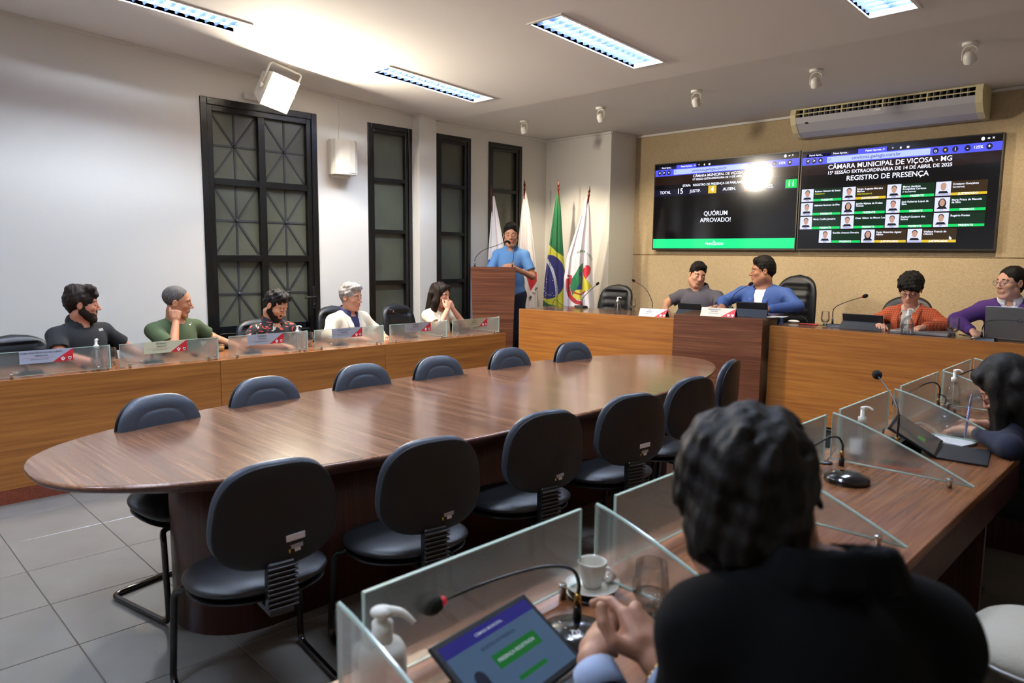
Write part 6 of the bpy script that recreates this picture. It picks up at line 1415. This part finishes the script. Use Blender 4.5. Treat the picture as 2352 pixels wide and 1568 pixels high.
def checkmat():
    m = mat('orange_check', '#b4552c', .9); nt = m.node_tree; L = nt.links.new; tc = nt.nodes.new('ShaderNodeTexCoord'); b = nt.nodes['Principled BSDF']
    fac = []
    for ax in ('X', 'Z'):
        w = nt.nodes.new('ShaderNodeTexWave'); w.wave_type = 'BANDS'; w.bands_direction = ax; w.inputs['Scale'].default_value = 19; L(tc.outputs['Object'], w.inputs[0]); g = nt.nodes.new('ShaderNodeMath'); g.operation = 'GREATER_THAN'; g.inputs[1].default_value = .86; L(w.outputs['Fac'], g.inputs[0]); fac.append(g)
    mx = nt.nodes.new('ShaderNodeMath'); mx.operation = 'MAXIMUM'; L(fac[0].outputs[0], mx.inputs[0]); L(fac[1].outputs[0], mx.inputs[1]); c = nt.nodes.new('ShaderNodeMix'); c.data_type = 'RGBA'; L(mx.outputs[0], c.inputs[0]); c.inputs[6].default_value = sr('#b4552c'); c.inputs[7].default_value = sr('#7a3320'); L(c.outputs[2], b.inputs['Base Color']); return m
def printmat():
    m = mat('black_print_shirt', '#17151a', .85); nt = m.node_tree; L = nt.links.new; tc = nt.nodes.new('ShaderNodeTexCoord'); b = nt.nodes['Principled BSDF']; last = None
    for k, (scl, lo, colr, off) in enumerate(((13, .69, '#d8503c', 0), (11, .71, '#b9b2a0', 7.3))):
        mp = nt.nodes.new('ShaderNodeMapping'); mp.inputs['Location'].default_value = (off, off, off); mp.inputs['Scale'].default_value = (scl, scl, scl*(.55 if k else 1.6)); mp.inputs['Rotation'].default_value = (0, .7-1.3*k, 0); L(tc.outputs['Object'], mp.inputs[0])
        n = nt.nodes.new('ShaderNodeTexNoise'); n.inputs['Scale'].default_value = 1.2; n.inputs['Detail'].default_value = 1; n.inputs['Distortion'].default_value = 1.6; L(mp.outputs[0], n.inputs['Vector']); g = nt.nodes.new('ShaderNodeMath'); g.operation = 'GREATER_THAN'; g.inputs[1].default_value = lo-.07; L(n.outputs['Fac'], g.inputs[0])
        c = nt.nodes.new('ShaderNodeMix'); c.data_type = 'RGBA'; L(g.outputs[0], c.inputs[0]); c.inputs[7].default_value = sr(colr)
        if last is None: c.inputs[6].default_value = sr('#17151a')
        else: L(last.outputs[2], c.inputs[6])
        last = c
    L(last.outputs[2], b.inputs['Base Color']); return m
C_check, C_print = checkmat(), printmat()
def lettering(parent, s, loc_, size, m, rz=0, rx=PI/2):
    vs, fs = text_geo(s, size); Mx = Matrix.Translation(loc_) @ Matrix.Rotation(rz, 4, 'Z') @ Matrix.Rotation(rx, 4, 'X'); MB().add([Mx @ Vector((x, y, 0)) for x, y in vs], fs).build('lettering', m, parent)
G_ = 'people behind the left desk'
# left row: facing +x (deg -90), floor z=0; local x+ is towards the camera side (-y world)
p = person('bearded man in a black polo shirt at the far left, looking over his shoulder', (-5.80, 1.43, 0), -66, (.02, .02, 1.155), (48, 4, 2), '#bb8066', ('wavy', H_brown), beardm=(H_brown, True), shw=.215, belly=.02, armr=1.1,
           arms=[((-.36, -.03, .80), (-.42, .16, .70)), ((.27, .10, .82), (.18, .30, .775))], top=polo(C_blackpolo, slv='short'), trousers='#22242a')
p = person('man in a green T-shirt resting his cheek on his fist', (-5.84, 2.06, 0), -70, (.0, .05, 1.145), (45, 8, 6), '#b67f5e', ('buzz', H_salt), shw=.22, belly=.03, armr=1.1,
           arms=[((-.34, .02, .83), (-.36, .28, .775)), ((.20, .22, .80), (.085, .125, 1.00))], hands=[None, dict(d=(-.2, -.15, 1), n=(.5, .9, 0), curl=(1.2, 1.3, 1.3, 1.3), thumb=(.3, .2))], top=polo(C_green, None, .070), trousers='#2a2c30')
p = person('young bearded man in a black shirt with red print, looking down', (-5.74, 2.79, 0), -80, (.0, .10, 1.095), (22, 30, 0), '#c79071', ('quiff', H_black), beardm=(H_black, True), shw=.20, eyeclosed=True,
           arms=[((-.27, .06, .80), (-.10, .28, .785)), ((.27, .06, .80), (.10, .28, .785))], top=polo(C_print, 'polo', .062), trousers='#1d1f26')
p = person('grey-haired man in a cream jacket and navy shirt', (-5.80, 3.60, 0), -80, (.0, .04, 1.130), (12, 6, 0), '#be8a6f', ('crop', H_grey), shw=.205, belly=.01, brow='#5b5650',
           arms=[((-.29, .05, .80), (-.16, .28, .785)), ((.29, .05, .80), (.14, .28, .785))], top=jacket(C_cream, C_navysh, .24), trousers='#3a3630')
p = person('curly-haired woman in a cream top holding both hands to her mouth', (-5.74, 4.58, 0), -78, (.0, .06, 1.125), (2, 12, 0), '#d0997c', ('long', H_brown), fem=True, sc=.96, shw=.18,
           arms=[((-.20, .20, .82), (-.045, .185, .985)), ((.20, .20, .82), (.045, .185, .985))], hands=[dict(d=(.35, -.15, .8), n=(-.3, 1, 0), curl=(.9, .9, .9, .9)), dict(d=(-.35, -.15, .8), n=(.3, 1, 0), curl=(.9, .9, .9, .9))],
           top=polo(C_womcream, None, .064), trousers='#2c2c34')
# speaker at the lectern
p = person('standing man in a light blue polo shirt speaking at the lectern', (-5.945, 5.84, ZP), 222, (.0, .03, 1.60), (2, 2, 0), '#be886b', ('short', H_black), shw=.185, sc=1.06, belly=.015, sitz=.83, legs='stand', trousers='#1a2130',
           arms=[((-.25, .06, 1.14), (-.055, .235, 1.235)), ((.25, .06, 1.14), (.06, .22, 1.24))], hands=[dict(d=(1, .25, .05), n=(-.2, .8, .5), curl=(.5, .5, .5, .5)), dict(d=(-1, .30, .05), n=(.2, .9, .4), curl=(.5, .5, .5, .5))], top=polo(C_blue))
# front desk
p = person('man in a grey polo shirt turning towards the president', (-3.915, 6.56, ZP), 184, (.02, .03, 1.195), (46, 10, -8), '#c79276', ('short', H_black), fat=.010, shw=.225, belly=.06, armr=1.15, look=.5,
           arms=[((-.30, .10, .89), (-.20, .34, .86)), ((.33, .06, .90), (.22, .30, .86))], top=polo(C_greypolo), trousers='#22242c')
p = person('heavy-set man in a blue blazer over a white T-shirt', (-3.17, 6.46, ZP), 184, (.03, .0, 1.255), (-58, 2, 0), '#a37155', ('short', H_black), fat=.010, shw=.235, belly=.05, armr=1.0, sc=1.04,
           arms=[((.38, .06, .95), (.28, .30, .925)), ((-.34, .08, .95), (-.17, .36, .925))][::-1], top=jacket(C_bluej, C_white, .30, inner_op=.062, incoll=None), trousers='#20232c')
p = person('woman with short dark hair and glasses in a checked orange jacket, looking down', (-1.90, 6.52, ZP), 176, (.0, .10, 1.135), (12, 24, 0), '#d19d83', ('pixie', H_black), fem=True, sc=.98, shw=.175, glass='#3a1a14', eyeclosed=True, belly=.02,
           arms=[((-.27, .08, .86), (-.18, .28, .855)), ((.27, .06, .86), (.14, .30, .86))], top=jacket(C_check, C_grey, .34, inner_op=None, incoll='turtle'), trousers='#2a2a30')
p = person('woman with dark tied hair and glasses in a purple cardigan at the right edge', (-1.22, 6.48, ZP), 190, (.02, .05, 1.215), (-46, 2, 0), '#cd9b81', ('bun', H_black), fem=True, sc=1.0, shw=.19, glass='#4a5670', belly=.01,
           arms=[((-.28, .12, .93), (-.20, .30, .86)), ((.34, .12, .92), (.22, .30, .86))], top=jacket(C_purple, C_white, .12, inner_op=.058), trousers='#24242c')
# writing woman
p = person('woman with long dark hair writing in a notebook at the right-hand desk', (-.40, 3.62, 0), 96, (.0, .27, 1.005), (10, 40, 0), '#be8c71', ('verylong', H_black), fem=True, sc=1.0, shw=.19, glass='#5a2030',
           arms=[((-.24, .22, .80), (-.02, .375, .80)), ((.27, .16, .80), (.115, .365, .805))], hands=[dict(d=(.30, 1, -.1), n=(0, .1, 1), curl=(.35, .35, .4, .45)), dict(d=(-.35, 1, .0), n=(.55, .1, .8), curl=(.7, .8, .9, 1.), thc=1.)], top=polo(C_navy, None, .066, 'long'), trousers='#101218', hfine=.0045)
# foreground man, seen from behind
FGA = [((-.12, .29, .75), (-.185, .54, .86)), ((.12, .28, .75), (-.085, .51, .872))]
p = person('large blurred man in a black suit seen from behind in the foreground, hands clasped', (-.20, .66, 0), 46, (-.005, .335, 1.187), (-20, 10, -4), '#a3765e', ('back', H_black), beardm=(H_black, False), shw=.155, belly=.0, armr=.92, hfine=.0035, headfine=.003,
           nboff=(.062, -.10, -.040), arms=FGA,
           hands=[dict(d=(.40, .85, .20), n=(-.75, -.1, .6), curl=(.45, .6, .7, .7), thumb=(1.0, .7), thc=-.8, sc=1.02), dict(d=(-.22, .85, .45), n=(.55, -.25, .75), curl=(.40, .8, .85, .9), thumb=(1.1, .9), thc=-.8, sc=1.02)],
           top=jacket(C_suit, C_suit, .26, slv='long', jcoll='shirt', jopen=.058, incoll=None), trousers='#0e0e10')
# foreground man: shirt cuffs, bracelet and ring
def ring_at(parent, c, d, r, tr, m, name, n=20, beads=False):
    d = Vector(d).normalized(); R = d.to_track_quat('Z', 'Y').to_matrix().to_4x4(); R.translation = Vector(c); b = MB()
    if beads:
        for i in range(n):
            a = 2*PI*i/n; p = R @ Vector((r*math.cos(a), r*math.sin(a), 0)); b.sphere(p, tr, 8)
    else: b.tube([R @ Vector((r*math.cos(2*PI*i/n), r*math.sin(2*PI*i/n), 0)) for i in range(n)], tr, 8, closed=True)
    return b.build(name, m, parent)
fg = p; M_gold = mat('gold', '#c9a45a', .25, 1.0)
for el, wr in FGA:
    e_, w_ = Vector(el), Vector(wr); v = (w_-e_).normalized(); c0 = w_-v*.040
    MB().tube([c0-v*.03, c0, c0+v*.022], [.043, .040, .037], 18).build('shirt_cuff', C_lightblue, fg)
e_, w_ = Vector(FGA[1][0]), Vector(FGA[1][1]); v = (w_-e_).normalized()
ring_at(fg, w_-v*.018, v, .031, .0055, M_gold, 'bracelet', 18, True)

# cushion on the chair at the right edge
cu = thing('seat_cushion', 'pale beige cushion on the chair at the lower right edge', 'cushion', (-.20, 2.13, .50), .1)
vs, fs = pad(.46, .42, .13, taper=0, bow=0, ef=3.2); MB().add(xf(vs, Matrix.Translation((0, .03, .07)) @ Matrix.Rotation(PI/2, 4, 'X')), fs, 0, True).build('cushion', mat('beige_cloth', '#b9b2a4', .9, bump=90, bstr=.25), cu)
MB().tube([(.228*math.copysign(abs(math.cos(a))**(2/3.2), math.cos(a)), .03+.208*math.copysign(abs(math.sin(a))**(2/3.2), math.sin(a)), .07) for a in [2*PI*i/40 for i in range(40)]], .004, 6, closed=True).build('piping', M_paper, cu)

# chest marks and the lettering on the microphone base
from mathutils.bvhtree import BVHTree
def decal(who, x, z, geo, m, name):
    g = [c for c in who.children if c.name.startswith('shirt')][0]; me = g.data
    bvh = BVHTree.FromPolygons([v.co for v in me.vertices], [tuple(p.vertices) for p in me.polygons]); out = []
    for u, v in geo[0]:
        h = bvh.ray_cast(Vector((x-u, .6, z+v)), Vector((0, -1, 0)))
        out.append((x-u, (h[0].y if h[0] is not None else .15)+.0035, z+v))
    MB().add(out, geo[1]).build(name, m, g)
people = [o for o in D.objects if o.name.startswith('person') and o.type == 'EMPTY']
decal(D.objects['person'], -.085, 1.155-.19, text_geo('BOSS', .022), M_inkw, 'lettering')
sw = [(-.024, .002), (-.018, .010), (-.020, .001), (-.014, -.005), (.0, -.001), (.024, .014), (.0, .0035), (-.013, .0005), (-.016, .004), (-.014, .012)]
sw = [(-.022, .004), (-.019, -.004), (-.010, -.006), (.024, .013), (-.006, .001), (-.014, .001), (-.017, .007)]
decal(D.objects['person.001'], -.085, 1.145-.18, (sw, [tuple(range(7))]), M_inkw, 'chest_mark')
mb_ = [o for o in D.objects if o.get('label', '').startswith('foreground microphone')][0]
cdir = Vector((.64, -.77, 0)); rd_ = Vector((.77, .64, 0)); up_ = Vector((-cdir.x*.93, -cdir.y*.93, .36)).normalized()
vs, fs = text_geo('TSI', .017); b = MB(); o_ = cdir*.036+Vector((0, 0, .0345))
b.add([o_+rd_*x+up_*y for x, y in vs], fs)
arc = []; n = 10
for i in range(n+1):
    a = math.radians(-140+100*i/n); arc.append((.018*math.cos(a), .018*math.sin(a)+.004)); 
for i in range(n+1):
    a = math.radians(-40-100*i/n); arc.append((.0155*math.cos(a), .0155*math.sin(a)+.005))
b.add([o_+rd_*x+up_*y+Vector((0, 0, .0005)) for x, y in arc], [(i, i+1, 2*n-i, 2*n+1-i) for i in range(n)])
b.build('lettering', M_inkw, mb_)
